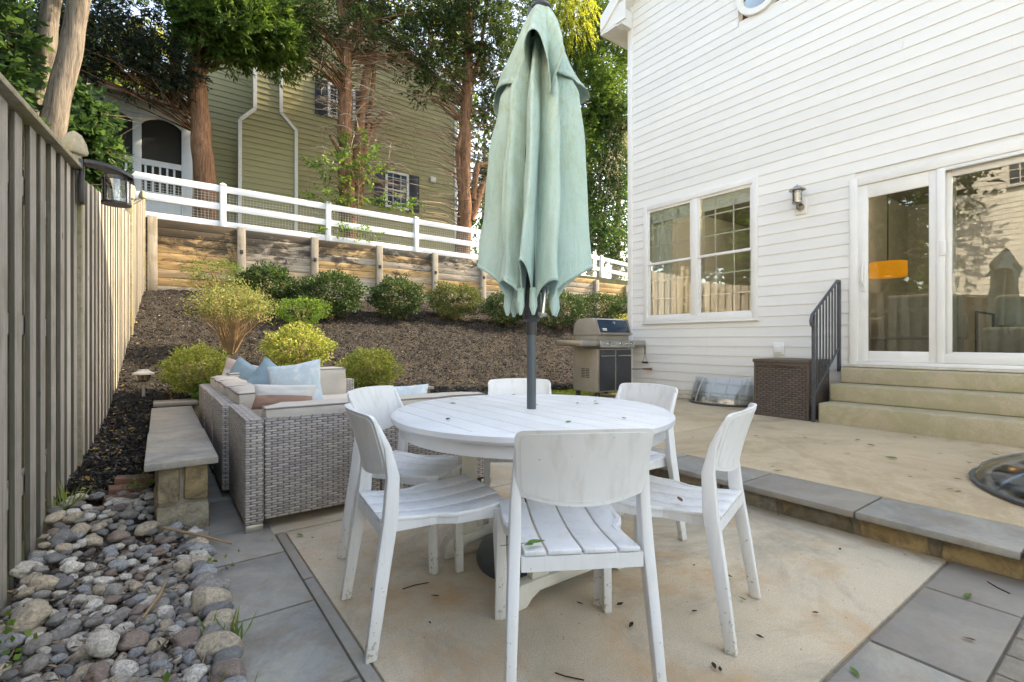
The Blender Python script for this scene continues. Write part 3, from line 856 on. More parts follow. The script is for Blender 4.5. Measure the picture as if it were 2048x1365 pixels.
# rooms behind the glass
rm = MB()
rm.box(11.4, 11.5, -4, 5.6, .8, 3.7)
rm.box(6.93, 11.5, -4.1, -4, .8, 3.7)
rm.box(6.93, 11.5, -4.1, 5.62, 3.6, 3.7)
rm.box(8.9, 11.4, 3.0, 3.1, .8, 3.6)
rm.build('interior_wall', M['room'], house)
MB().box(6.93, 11.5, -4.1, 5.62, .72, .79).build('interior_floor', M['roomfloor'], house)
drape(house, 1.42, 1.60, .83, 3.0, WX + .22, .04, waves=4); drape(house, .45, .62, .83, 3.0, WX + .22, .04, waves=4)
# things in the rooms
pl = empty('pendant_lamp', (8.1, 2.35, 3.6), label='glowing amber drum pendant lamp seen through the sliding door', cat='lamp')
MB().tube([(0, 0, 0), (0, 0, -1.45)], .008, 6).build('cord', M['darkwood'], pl)
MB().lathe([(.205, -1.65), (.21, -1.65), (.21, -1.45), (.205, -1.45)], 32).build('lamp_shade', M['orange'], pl, smooth=True)
for (a, b) in ((8.6, 1.95), (9.2, 1.1), (8.8, .3)):
    o = MB().lathe([(.04, 0), (.06, 0), (.06, -.02), (.04, -.025)], 20).build('ceiling_light', M['bulb'], None); o.location = (a, b, 3.598)
    tag(o, 'small warm recessed ceiling light seen through the door glass', 'light', 'recessed ceiling lights inside the house')
def glow(name, loc, w_, col, par=None):
    l_ = bpy.data.lights.new(name, 'POINT'); l_.energy = w_; l_.color = col; l_.shadow_soft_size = .08
    o = bpy.data.objects.new(name, l_); COL.objects.link(o); o.location = loc; o.parent = par
glow('pendant_light', (0, 0, -1.60), 3, (1, .62, .25), pl)
for (a, b) in ((8.6, 1.95), (9.2, 1.1), (8.8, .3), (7.9, 3.9)): glow('ceiling_lamp_light', (a, b, 3.50), 5.5, (1, .88, .74))
def armchair(x, y, rz, label):
    a = empty('armchair', (x, y, .79), rz, label, 'armchair')
    MB().box(-.38, .38, -.38, .38, .10, .42).build('seat', M['sofafab'], a, bevel=.05, seg=3)
    MB().box(-.38, .38, .26, .42, .30, .88).build('backrest', M['sofafab'], a, bevel=.05, seg=3)
    for sx in (-1, 1):
        MB().box(sx * .30, sx * .42, -.38, .36, .30, .62).build('arm', M['sofafab'], a, bevel=.03)
        for sy in (-1, 1): MB().tube([(sx * .36, sy * .33, 0), (sx * .36, sy * .33, .12)], .02, 8).build('leg', M['darkwood'], a)
armchair(8.3, 2.0, R(100), 'grey linen armchair seen through the left door panel')
armchair(8.8, 2.85, R(20), 'grey linen armchair standing deeper in the room at the left')
so = empty('indoor_sofa', (8.1, 1.0, .79), 0, 'grey linen sofa with black metal arm frame seen through the right door panel', 'sofa')
MB().box(-.4, .5, -.7, .35, .12, .44).build('seat', M['sofafab'], so, bevel=.05, seg=3)
MB().box(.30, .5, -.7, .35, .44, .85).build('backrest', M['sofafab'], so, bevel=.05, seg=3)
MB().tube([(-.42, .38, 0), (-.42, .38, .62), (.45, .38, .62), (.45, .38, 0)], .015, 8).build('arm_frame', M['darkwood'], so)
fl = empty('floor_lamp', (7.9, .78, .79), 0, 'black floor lamp with dome shade behind the right door panel', 'lamp')
MB().lathe([(.14, 0), (.14, .02), (.012, .03), (.012, 1.30)], 16).build('pole', M['darkwood'], fl)
MB().lathe([(.16, 1.28), (.13, 1.36), (.06, 1.43), (.02, 1.45)], 24).build('lamp_shade', M['darkwood'], fl, smooth=True)
tl = empty('drum_lamp', (7.55, 3.75, .79), 0, 'lamp with wide linen drum shade behind the right window', 'lamp')
MB().lathe([(.10, 0), (.10, .02), (.015, .03), (.015, 1.30)], 16).build('pole', M['darkwood'], tl)
MB().lathe([(.21, 1.27), (.215, 1.27), (.205, 1.50), (.20, 1.50)], 32).build('lamp_shade', M['drumshade'], tl, smooth=True)

# wall lantern
wl = empty('wall_lantern', on_x(1603, 415, WX - .02), label='bronze wall lantern with amber glass between the window and sliding door', cat='lamp')
wl.location.x = WX - .02
MB().box(-.015, .0, -.07, .07, -.09, .12).build('backplate', M['trim'], wl, bevel=.012)
MB().lathe([(.0, -.03), (.045, -.025), (.05, 0), (.045, .025), (0, .03)], 16).build('canopy', M['nickel'], wl, smooth=True, rot=(0, R(90), 0), loc=(-.03, 0, 0))
MB().tube([(-.03, 0, .0), (-.10, 0, -.02), (-.12, 0, .04)], .012, 8).build('arm', M['nickel'], wl)
MB().lathe([(.05, .03), (.062, .04), (.062, .055), (.05, .06)], 20, (-.12, 0, 0)).build('base', M['nickel'], wl, smooth=True)
MB().lathe([(.052, .06), (.055, .20)], 20, (-.12, 0, 0)).build('glass', M['amberglass'], wl, smooth=True)
mb = MB()
for i in range(6):
    a = 2 * PI * i / 6; mb.tube([(-.12 + .058 * math.cos(a), .058 * math.sin(a), .05), (-.12 + .058 * math.cos(a), .058 * math.sin(a), .205)], .003, 4)
mb.build('cage', M['nickel'], wl)
MB().lathe([(.03, .06), (.03, .17)], 12, (-.12, 0, 0)).build('candle', M['trim'], wl)
MB().lathe([(.098, .20), (.095, .21), (.05, .235), (.045, .25), (.012, .255), (.010, .275)], 28, (-.12, 0, 0)).build('roof', M['nickel'], wl, smooth=True)
# outlet
p = on_x(1558, 698, WX - .02)
ol = empty('power_outlet', p, label='white weatherproof power outlet cover low on the siding above the brown storage box', cat='outlet')
MB().box(-.02, 0, -.07, .07, -.085, .085).build('plate', M['trim'], ol, bevel=.01)
MB().box(-.045, -.02, -.045, .045, -.05, .045).build('cover', M['trim'], ol, bevel=.008)

# steps
st = empty('concrete_steps', label='three mossy concrete steps below the sliding glass door', cat='steps')
for x0, z0, z1 in ((6.03, .10, .372), (6.34, .373, .568), (6.64, .569, .755)):
    o = MB().box(x0, WX - .03, -.1, 2.40, z0, z1).build('step', M['steps'], st, bevel=.018, seg=3)
# handrail
hr = empty('handrail', (0, 2.44, 0), label='dark grey iron handrail with square balusters on the left side of the steps', cat='railing')
topr = [(5.985, 1.245), (5.955, 1.255), (5.945, 1.30), (5.97, 1.36), (6.66, 1.80), (6.74, 1.80)]
MB().tube([(a, 0, b) for a, b in topr], .017, 8).build('top_rail', M['rail'], hr, smooth=True)
MB().box(6.0, 6.035, -.017, .017, .15, 1.38).build('post', M['rail'], hr, bevel=.003)
MB().box(6.70, 6.74, -.017, .017, .70, 1.80).build('post', M['rail'], hr, bevel=.003)
MB().tube([(6.03, 0, .46), (6.70, 0, .98)], .013, 6).build('bottom_rail', M['rail'], hr)
for i in range(7):
    xx = 6.105 + i * .083; t = (xx - 5.97) / .69; zb = .46 + (xx - 6.03) / .67 * .52
    MB().box(xx - .007, xx + .007, -.007, .007, zb, 1.36 + t * .44).build('baluster', M['rail'], hr)
# storage box
sb = empty('storage_box', (6.05, 2.50, .15), label='brown woven resin storage box with flat lid against the white siding', cat='storage box')
MB().box(0, .55, 0, .64, 0, .655).build('body', M['resin'], sb)
for (a, b, c, d) in ((-.008, .0, .0, .03), (-.008, 0, .61, .64)): MB().box(a, b, c, d, 0, .655).build('corner_strip', M['resinflat'], sb, bevel=.002)
MB().box(-.008, -.0, .031, .609, 0, .03).build('bottom_rim', M['resinflat'], sb, bevel=.002)
MB().box(-.008, 0, .031, .609, .62, .655).build('top_rim', M['resinflat'], sb, bevel=.002)
MB().box(-.02, .57, -.012, .652, .656, .70).build('lid', M['resinflat'], sb, bevel=.008)
MB().box(-.026, -.009, .22, .40, .625, .648).build('handle', M['resinflat'], sb, bevel=.004)

# window wells
def well(name, cx, cy_, rx, ry, h, label, a0, a1, ribs, side=0):
    wz = empty(name, (cx, cy_, .15), label=label, cat='window well cover')
    n, m = 40, 8
    V = []; Fq = []
    for j in range(m + 1):
        t = j / m
        for i in range(n + 1):
            a = a0 + (a1 - a0) * i / n
            k_ = 1 - (t ** 1.6) * (.55 if side else .85)
            zz = h * (t if side else math.sin(t * PI / 2))
            V.append((rx * k_ * math.cos(a), ry * (k_ if not side else 1 - .08 * t) * math.sin(a), .02 + zz))
    for j in range(m):
        for i in range(n):
            b = j * (n + 1) + i; Fq.append((b, b + 1, b + n + 2, b + n + 1))
    np_mesh('cover', V, Fq, M['clearpl'], wz, True)
    rimp = [(rx * 1.01 * math.cos(a0 + (a1 - a0) * i / n), ry * 1.01 * math.sin(a0 + (a1 - a0) * i / n), .015) for i in range(n + 1)]
    MB().tube(rimp, .016, 6).build('rim', M['rail'], wz, smooth=True)
    for i in ribs:
        pts = [V[j * (n + 1) + i] for j in range(m + 1)]
        MB().tube([(a, b, c + .003) for a, b, c in pts], .007, 5).build('rib', M['clearpl'] if not side else M['wire'], wz)
    return wz
well('window_well_cover', WX - .03, 3.98, .40, .48, .36, 'clear plastic window well cover against the wall left of the brown storage box', PI / 2, 3 * PI / 2, (8, 14, 20, 26, 32), 1)
w2 = well('window_well_cover', 4.62, -.15, .98, .98, .24, 'large clear dome window well cover at the right edge of the tan patio', 0, 2 * PI, (4, 10, 14, 18, 22, 28, 34))
MB().lathe([(.0, .004), (.88, .004), (.9, .03), (.82, .03), (.80, .008)], 40).build('well_liner', M['darkdoor'], w2)

# ------------------------------------------------------------------ grill
gr = empty('gas_grill', (5.62, 5.40, .15), label='stainless gas grill with dark blue lid panel standing by the house corner', cat='grill')
MB().box(0, .80, .02, .58, .10, .80).build('cabinet', M['greige'], gr, bevel=.012)
for x0 in (.02, .41):
    d_ = MB().box(x0, x0 + .37, .0, .019, .12, .78).build('door', M['darkdoor'], gr, bevel=.004)
    MB().tube([(x0 + .02, -.03, .68), (x0 + .35, -.03, .68)], .009, 8).build('handle', M['steel'], d_)
    MB().box(x0 - .008, x0, -.002, .018, .12, .78).box(x0 + .37, x0 + .378, -.002, .018, .12, .78).box(x0, x0 + .37, -.002, .018, .781, .79).build('door_edge', M['steel'], d_)
mb = MB()
for i in range(6):
    for j in range(2): mb.box(-.004, .0, .20 + j * .10, .28 + j * .10, .46 - i * .027, .473 - i * .027)
mb.build('vent', M['darkdoor'], gr)
MB().prism([(-.06, .82), (-.03, .93), (.60, .93), (.60, .81), (-.05, .81)], 'x', -.005, .805).build('control_panel', M['steel'], gr, bevel=.008)
for x0 in (.08, .17, .30, .46, .62, .73):
    r_ = .018 if x0 in (.08, .30) else .03
    MB().lathe([(r_, 0), (r_ * .95, .02), (r_ * .6, .025), (r_ * .5, .045)], 16).build('knob', M['chrome'], gr, smooth=True, rot=(R(80), 0, 0), loc=(x0, -.045, .875))
MB().box(-.40, -.008, -.02, .56, .84, .93).build('side_shelf', M['steel'], gr, bevel=.012)
MB().box(.808, 1.14, -.02, .56, .84, .93).build('side_shelf', M['steel'], gr, bevel=.02)
MB().box(.02, .78, .05, .56, .931, 1.02).build('firebox', M['greige'], gr, bevel=.01)
lp = [(.02, 1.01), (.0, 1.06), (.05, 1.16), (.092, 1.262), (.16, 1.29), (.46, 1.285), (.55, 1.22), (.58, 1.10), (.58, 1.01)]
lid = MB().prism(lp, 'x', .005, .795).build('lid', M['greige'], gr, bevel=.012)
MB().hexa([(.05, -.006, 1.06), (.75, -.006, 1.06), (.75, .03, 1.07), (.05, .03, 1.07), (.07, .078, 1.268), (.73, .078, 1.268), (.73, .10, 1.26), (.07, .10, 1.26)]).build('lid_panel', M['lidblue'], lid, bevel=.002)
for x0 in (.015, .76): MB().hexa([(x0, -.012, 1.02), (x0 + .03, -.012, 1.02), (x0 + .03, .03, 1.02), (x0, .03, 1.02), (x0, .078, 1.278), (x0 + .03, .078, 1.278), (x0 + .03, .13, 1.272), (x0, .13, 1.272)]).build('lid_trim', M['steel'], lid)
MB().tube([(.05, -.05, 1.035), (.75, -.05, 1.035)], .012, 8).build('handle', M['steel'], lid)
MB().lathe([(.032, 0), (.03, .012), (.0, .014)], 20).build('thermometer', M['chrome'], lid, rot=(R(68), 0, 0), loc=(.40, .05, 1.215))
MB().box(-.045, .045, -.004, .002, -.02, .02).build('badge', M['trim'], lid, rot=(R(-22), 0, 0), loc=(.15, .004, 1.105))
fnt = bpy.data.curves.new('badge_lettering', 'FONT'); fnt.body = 'weber'; fnt.size = .036; fnt.align_x = 'CENTER'; fnt.extrude = .0006
fo_ = bpy.data.objects.new('badge_lettering', fnt); COL.objects.link(fo_); fo_.parent = lid; fo_.location = (.15, .0085, 1.093); fo_.rotation_euler = (R(58), 0, 0); fnt.materials.append(M['darkdoor'])
bpy.context.view_layer.update()
tm = bpy.data.meshes.new_from_object(fo_.evaluated_get(bpy.context.evaluated_depsgraph_get()))
bpy.data.objects.remove(fo_)
link('badge_lettering', tm, lid, (.15, -.0045, 1.094), (R(68), 0, 0))
for (a, b) in ((.06, .08), (.74, .08), (.06, .52), (.74, .52)):
    MB().lathe([(.02, 0), (.04, .01), (.04, .08), (.02, .10)], 14).build('caster', M['black'], gr, loc=(a, b, 0))
# tools hanging at the grill's right shelf
tb = empty('grill_scraper', (6.71, 5.36, .98), label='black wire grill brush hanging from the right shelf of the grill', cat='brush')
MB().tube([(0, 0, .0), (0, 0, -.14)], .010, 8).build('handle', M['black'], tb)
MB().tube([(0, 0, -.14), (.0, -.045, -.26)], .003, 5).tube([(0, 0, -.14), (.0, .045, -.26)], .003, 5).build('wire', M['black'], tb)
MB().box(-.015, .015, -.06, .06, -.29, -.26).build('head', M['black'], tb, bevel=.006)
tt = empty('grill_tongs', (6.62, 5.30, .60), label='rusty brown grill tool sticking out level beside the grill cabinet', cat='tool')
MB().tube([(-.2, .1, 0), (-.02, .02, .0)], .006, 6).build('shaft', M['black'], tt)
MB().tube([(-.02, .02, 0), (.03, -.01, .0), (.10, -.08, 0)], [.012, .016, .02], 8).build('handle', M['redbrick'], tt)

# ------------------------------------------------------------------ retaining wall
RY = 13.5
rw_ = empty('timber_retaining_wall', (0, 0, 0), label='stained timber retaining wall of stacked boards between grey posts above the mulch bank', cat='retaining wall')
pxs = [305, 482, 628, 757, 868]
postx = [on_y(p, 500, RY).x for p in pxs]
while postx[-1] < 21: postx.append(postx[-1] + 1.76)
postx.insert(0, postx[0] - 1.75)
def rtop(x): return 3.83 - .012 * max(0, x) - .045 * max(0, x - 9)
random.seed(4)
for i, x in enumerate(postx[1:] + []):
    MB().box(x - .09, x + .09, RY - .11, RY - .005, 1.9, rtop(x) + .02).build('post', M['retpost'], rw_, bevel=.008)
    if i and i < 9:
        pl_ = MB().box(x - .04, x + .035, RY - .15, RY - .111, rtop(x) - .62, rtop(x) - .53)
        o = pl_.build('wall_light', M['black'], None, bevel=.008)
        tag(o, 'small black solar light screwed to a retaining wall post', 'light', 'small black lights on the retaining wall posts')
for a, b in zip(postx[:-1], postx[1:]):
    zt = rtop((a + b) / 2); n = 9; h_ = .188
    for j in range(n):
        z1 = zt - j * h_
        off = random.uniform(-.008, .008)
        MB().box(a + .0, b - .004, RY + off, RY + .06 + off, z1 - h_ + .006, z1 - random.uniform(0, .003)).build('plank', M['retain'], rw_, bevel=.006)

# white rail fence
VY = 13.85
wf = empty('white_rail_fence', (0, 0, 0), label='white three-rail vinyl fence with wire mesh along the top of the retaining wall', cat='fence')
vx = [-1.35] + [on_y(p, 400, VY).x for p in (446, 656, 832)]
while vx[-1] < 21: vx.append(vx[-1] + 2.72)
def vtop(x): return 4.92 - .01 * max(0, x) - .055 * max(0, x - 10)
for x in vx:
    pp = MB().box(x - .065, x + .065, VY - .065, VY + .065, 3.3, vtop(x)).build('post', M['vinyl'], wf, bevel=.006)
    MB().hexa([(x - .08, VY - .08, vtop(x)), (x + .08, VY - .08, vtop(x)), (x + .08, VY + .08, vtop(x)), (x - .08, VY + .08, vtop(x)), (x - .02, VY - .02, vtop(x) + .05), (x + .02, VY - .02, vtop(x) + .05), (x + .02, VY + .02, vtop(x) + .05), (x - .02, VY + .02, vtop(x) + .05)]).build('post_cap', M['vinyl'], pp)
for a, b in zip(vx[:-1], vx[1:]):
    for dz in (-.10, -.54, -.97):
        x0, x1 = a + .066, b - .066; za, zb = vtop(a) + dz, vtop(b) + dz
        MB().hexa([(x0, VY - .025, za - .08), (x1, VY - .025, zb - .08), (x1, VY + .025, zb - .08), (x0, VY + .025, za - .08), (x0, VY - .025, za + .08), (x1, VY - .025, zb + .08), (x1, VY + .025, zb + .08), (x0, VY + .025, za + .08)]).build('rail', M['vinyl'], wf, bevel=.004)
mb = MB()
x = -1.2
while x < 18:
    z0 = vtop(x) - 1.05; mb.box(x - .003, x + .003, VY + .03, VY + .036, z0, vtop(x) - .2); x += .075
for a, b in zip(vx[:-1], vx[1:]):
    for j in range(13):
        dz = -.17 - j * .066
        za, zb = vtop(a) + dz, vtop(b) + dz
        mb.hexa([(a, VY + .037, za), (b, VY + .037, zb), (b, VY + .042, zb), (a, VY + .042, za), (a, VY + .037, za + .005), (b, VY + .037, zb + .005), (b, VY + .042, zb + .005), (a, VY + .042, za + .005)])
tag(mb.build('wire_mesh', M['wire'], wf, fix=False), kind='stuff')

# ------------------------------------------------------------------ left privacy fence
def fx(y): return -.50 + .023 * (y - 2.76)
pf = empty('privacy_fence', (0, 0, 0), label='weathered grey board privacy fence running up the left side to the retaining wall', cat='fence')
def gz(y): return slope_z(-.4, y) - .02 if y > 3.2 else -.03
def ftop(y):
    if y < 4.58: return 2.08 + .118 * (y - 2.7) if y > 0 else 1.76
    if y < 9.45: return 2.30 + (y - 5) * .158
    return 3.14 + (y - 9.5) * .27
random.seed(5)
y = -3.4; i = 0
while y < 13.35:
    wd = random.uniform(.140, .154)
    if 4.46 < y < 4.68 or 9.35 < y < 9.55: y += .12; i = 0; continue
    front = (i % 2 == 0)
    xo = fx(y) + (-.004 if front else -.070) + random.uniform(-.003, .003)
    tp = ftop(y + .07) - (.05 if y < 4.58 else .0) + random.uniform(-.006, .006)
    xx1 = xo - .019
    z0 = gz(y) + .015
    y1 = y + wd
    mb = MB().hexa([(xx1, y, z0), (xo, y, z0), (xo + random.uniform(-.003, .003), y1, z0), (xx1, y1, z0), (xx1, y, tp), (xo, y, tp), (xo, y1, tp + .015), (xx1, y1, tp + .015)])
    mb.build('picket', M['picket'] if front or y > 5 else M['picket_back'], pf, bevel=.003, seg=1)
    y += .122; i += 1
for (ya, yb) in ((-3.4, 4.54), (4.68, 9.42), (9.55, 13.4)):
    n = max(2, int((yb - ya) / 1.2))
    for (dz) in (.35, 1.1, 1.75):
        z0a, z0b = gz(ya) + dz, gz(yb) + dz
        if ya < 0: z0a = z0b = dz
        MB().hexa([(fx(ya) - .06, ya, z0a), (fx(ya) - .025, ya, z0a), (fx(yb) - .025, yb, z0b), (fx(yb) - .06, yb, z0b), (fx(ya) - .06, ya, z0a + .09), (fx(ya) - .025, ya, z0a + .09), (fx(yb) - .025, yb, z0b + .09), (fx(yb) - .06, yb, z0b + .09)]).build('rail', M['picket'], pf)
# sloping cap board on the near section, top boards on the others
def capb(ya, yb, e=.0):
    MB().hexa([(fx(ya) - .11, ya, ftop(ya) - .032), (fx(ya) + .035, ya, ftop(ya) - .032), (fx(yb) + .035, yb, ftop(yb - .01) - .032), (fx(yb) - .11, yb, ftop(yb - .01) - .032),
               (fx(ya) - .11, ya, ftop(ya) - .004), (fx(ya) + .035, ya, ftop(ya) - .004), (fx(yb) + .035, yb, ftop(yb - .01) - .004), (fx(yb) - .11, yb, ftop(yb - .01) - .004)]).build('cap_board', M['finial'], pf, bevel=.003)
capb(.0, 2.4); capb(2.404, 4.545)
def fpost(y, top):
    x = fx(y) - .03
    p_ = MB().box(x - .045, x + .045, y - .045, y + .045, gz(y) - .05, top).build('post', M['finial'], pf, bevel=.004)
    MB().lathe([(.045, 0), (.045, .03), (.075, .035), (.082, .06), (.07, .12), (.045, .175), (.012, .20)], 4, (x, y, top)).build('post_cap', M['finial'], p_, bevel=.006, rot=(0, 0, 0))
fpost(4.61, 2.36); fpost(9.48, 3.22); fpost(9.66, 3.36); fpost(13.3, 4.15); fpost(0.0, 1.80)

# fence lamp
fl = empty('fence_lamp', (fx(4.5) + .012, 4.50, 2.03), label='black fence lantern with flat swept cap and clear glass on the left fence', cat='lamp')
MB().box(0, .025, -.05, .05, .0, .30).build('backplate', M['black'], fl, bevel=.004)
mb = MB()
pts = []
for i in range(9):
    t = i / 8; pts.append((.03 + t * .27, .0, .275 - .075 * t * t, .05 + .055 * math.sin(t * PI * .62)))
for (a, b) in zip(pts[:-1], pts[1:]):
    mb.hexa([(a[0], -a[3], a[2]), (b[0], -b[3], b[2]), (b[0], b[3], b[2]), (a[0], a[3], a[2]), (a[0], -a[3] * .9, a[2] + .025), (b[0], -b[3] * .9, b[2] + .025), (b[0], b[3] * .9, b[2] + .025), (a[0], a[3] * .9, a[2] + .025)])
mb.build('cap', M['black'], fl)
MB().lathe([(.082, .035), (.082, .20)], 24, (.20, 0, 0)).build('glass', M['lampglass'], fl, smooth=True)
mb = MB().lathe([(.079, .02), (.088, .02), (.088, .035), (.079, .035)], 24, (.20, 0, 0)).lathe([(.079, .19), (.088, .19), (.088, .215), (.079, .215)], 24, (.20, 0, 0))
for i in range(4):
    a = PI / 4 + i * PI / 2; mb.tube([(.20 + .086 * math.cos(a), .086 * math.sin(a), .02), (.20 + .086 * math.cos(a), .086 * math.sin(a), .21)], .004, 5)
mb.build('cage', M['black'], fl)
MB().lathe([(.012, .20), (.014, .14), (.022, .11), (.018, .08), (.004, .07)], 12, (.20, 0, 0)).build('bulb', M['lampglass'], fl, smooth=True)

# path light in the mulch
p = on_slope(287, 793)
pl2 = empty('path_light', p, label='small cream solar path light staked in the mulch by the fence', cat='light')
MB().lathe([(.018, -.02), (.015, .13), (.02, .16)], 10).build('stake', M['greige'], pl2)
MB().lathe([(.03, .16), (.06, .18), (.075, .24), (.07, .25)], 16).build('lens', M['amberglass'], pl2, smooth=True)
MB().lathe([(.105, .245), (.10, .262), (.055, .285), (.05, .30), (.0, .303)], 24).build('cap', M['drumshade'], pl2, smooth=True)

# ------------------------------------------------------------------ bushes
def ellipsoid_pts(n, c, r_, lo=.72, jitter=.10, flat=0.0, seed=0):
    d = unit(rng.normal(size=(n, 3)))
    if flat: d[:, 2] = np.where(d[:, 2] < -flat, -flat * rng.uniform(0, 1, n), d[:, 2])
    nz = np.array([noise.noise(Vector(v * 2.3) + Vector((seed, 0, 0))) for v in d])
    rad = (rng.uniform(lo, 1, n) ** .5) * (1 + nz * jitter * 2.2)
    return np.asarray(c) + d * rad[:, None] * np.asarray(r_), d
def shrub(name, px, base_y, wpx, top_y, label, m, n=5000, leaf=(.035, .02), stems=14, dome=True, group=None, cat='bush', lean=0, squash=.8, y_at=None):
    b = on_slope(px, base_y) if y_at is None else on_y(px, base_y, y_at)
    dd = b.x * SN + b.y * CS
    wr = wpx / F_PX * dd * .53; h = (base_y - top_y) / F_PX * dd * 1.06
    root = empty(name, b, label=label, cat=cat, group=group)
    c = np.array([0, 0, h * .56]); rr = np.array([wr, wr, h * .46])
    Pt, d_ = ellipsoid_pts(n, c, rr, .45, .22, seed=px)
    Pt[:, 2] = np.maximum(Pt[:, 2], .02)
    D_ = d_ + rng.normal(size=d_.shape) * .75
    leaf_mesh('foliage', Pt, D_, rng.uniform(.7, 1.2, n) * leaf[0], rng.uniform(.7, 1.2, n) * leaf[1], m, root)
    mb = MB()
    for i in range(stems):
        a = rng.uniform(0, 2 * PI); q_ = rng.uniform(.3, .85)
        e = (math.cos(a) * wr * q_, math.sin(a) * wr * q_, h * rng.uniform(.5, .85))
        mb.tube([(math.cos(a) * .04, math.sin(a) * .04, -.03), (e[0] * .45, e[1] * .45, e[2] * .5), e], [.012, .009, .004], 5, False)
    mb.build('stems', M['stem'], root, fix=False)
    return root
shrub('hedge_bush', 535, 628, 100, 537, 'rounded dark green boxwood bush half hidden behind the tall stemmy bush', M['hedge'], 8500, (.055, .034), group='clipped bushes under the retaining wall')
shrub('hedge_bush', 660, 640, 112, 551, 'widest rounded dark green bush, second along the retaining wall', M['hedge'], 9500, (.055, .034), group='clipped bushes under the retaining wall')
shrub('hedge_bush', 794, 640, 100, 562, 'rounded dark green bush, third along the retaining wall', M['hedge'], 8500, (.055, .034), group='clipped bushes under the retaining wall')
shrub('hedge_bush', 910, 640, 100, 571, 'rounded olive green bush just left of the umbrella', M['hedge2'], 8500, (.055, .034), group='clipped bushes under the retaining wall')
shrub('hedge_bush', 1018, 655, 96, 588, 'dark green bush behind the hanging umbrella hem', M['hedge'], 8000, (.055, .034), group='clipped bushes under the retaining wall')
shrub('hedge_bush', 1118, 658, 110, 590, 'dark green bush between the umbrella and the grill lid', M['hedge'], 8500, (.055, .034), group='clipped bushes under the retaining wall')
shrub('hedge_bush', 1196, 655, 100, 592, 'dark green bush above the grill lid', M['hedge'], 8500, (.055, .034), group='clipped bushes under the retaining wall')
shrub('hedge_bush', 1262, 660, 90, 592, 'dark bush disappearing behind the white house corner', M['hedge'], 7000, (.055, .034), group='clipped bushes under the retaining wall')
shrub('loose_shrub', 438, 585, 100, 526, 'loose pale green shrub against the stained retaining boards', M['green'], 2600, (.06, .022))
shrub('low_green_shrub', 603, 655, 90, 600, 'low bright green shrub in front of the clipped dark bushes', M['green'], 4200, (.04, .022))
shrub('lime_shrub', 395, 795, 108, 702, 'spreading yellow-green shrub behind the left end of the sofa', M['lime'], 3600, (.045, .022), stems=46)
shrub('lime_shrub', 597, 748, 122, 662, 'tall rounded yellow-green shrub in the middle of the mulch', M['lime'], 6500, (.045, .022), stems=30)
shrub('lime_shrub', 742, 782, 102, 704, 'small ball-shaped yellow-green shrub right of the sofa cushions', M['lime'], 6000, (.042, .022), stems=20)
shrub('lime_shrub', 1262, 695, 70, 634, 'yellow-green shrub squeezed between the grill and house corner', M['lime'], 3600, (.04, .02))
shrub('small_green_shrub', 420, 812, 50, 768, 'small dark green sprout below the left yellow-green shrub', M['green'], 900, (.045, .028), stems=6)
# tall stemmy bush
b = on_slope(462, 712); dd = b.x * SN + b.y * CS; sc_ = dd / F_PX
tbush = empty('stemmy_bush', b, label='tall vase-shaped bush with bare tan stems and sparse pale leaves', cat='bush')
mb = MB(); tips = []
for i in range(95):
    a = rng.uniform(0, 2 * PI); q_ = rng.uniform(.15, 1) ** .7 * 76 * sc_; hh = rng.uniform(.62, 1) * 150 * sc_ * (1 - .25 * (q_ / (76 * sc_)) ** 2)
    e = Vector((math.cos(a) * q_, math.sin(a) * q_, hh)); m1 = Vector((e.x * .35 + rng.normal() * .02, e.y * .35 + rng.normal() * .02, hh * .5))
    mb.tube([(math.cos(a) * .03, math.sin(a) * .03, 0), m1, e], [.009, .006, .0025], 4, False)
    for k_ in range(3):
        t = rng.uniform(.5, 1); p0 = m1.lerp(e, t) if t > .5 else m1
        q2 = p0 + Vector((rng.normal() * .09, rng.normal() * .09, rng.uniform(.02, .15))); mb.tube([p0, q2], [.004, .002], 3, False); tips.append(q2)
    tips.append(e)
mb.build('stems', M['stem'], tbush, fix=False)
T_ = np.array([t[:] for t in tips]); n = 7600
idx = rng.integers(0, len(T_), n); Pt = T_[idx] + rng.normal(size=(n, 3)) * .055
keep = Pt[:, 2] > 55 * sc_ + rng.uniform(0, 40, n) * sc_; Pt = Pt[keep]
leaf_mesh('foliage', Pt, rng.normal(size=Pt.shape), rng.uniform(.02, .045, len(Pt)), rng.uniform(.012, .022, len(Pt)), M['olive'], tbush)

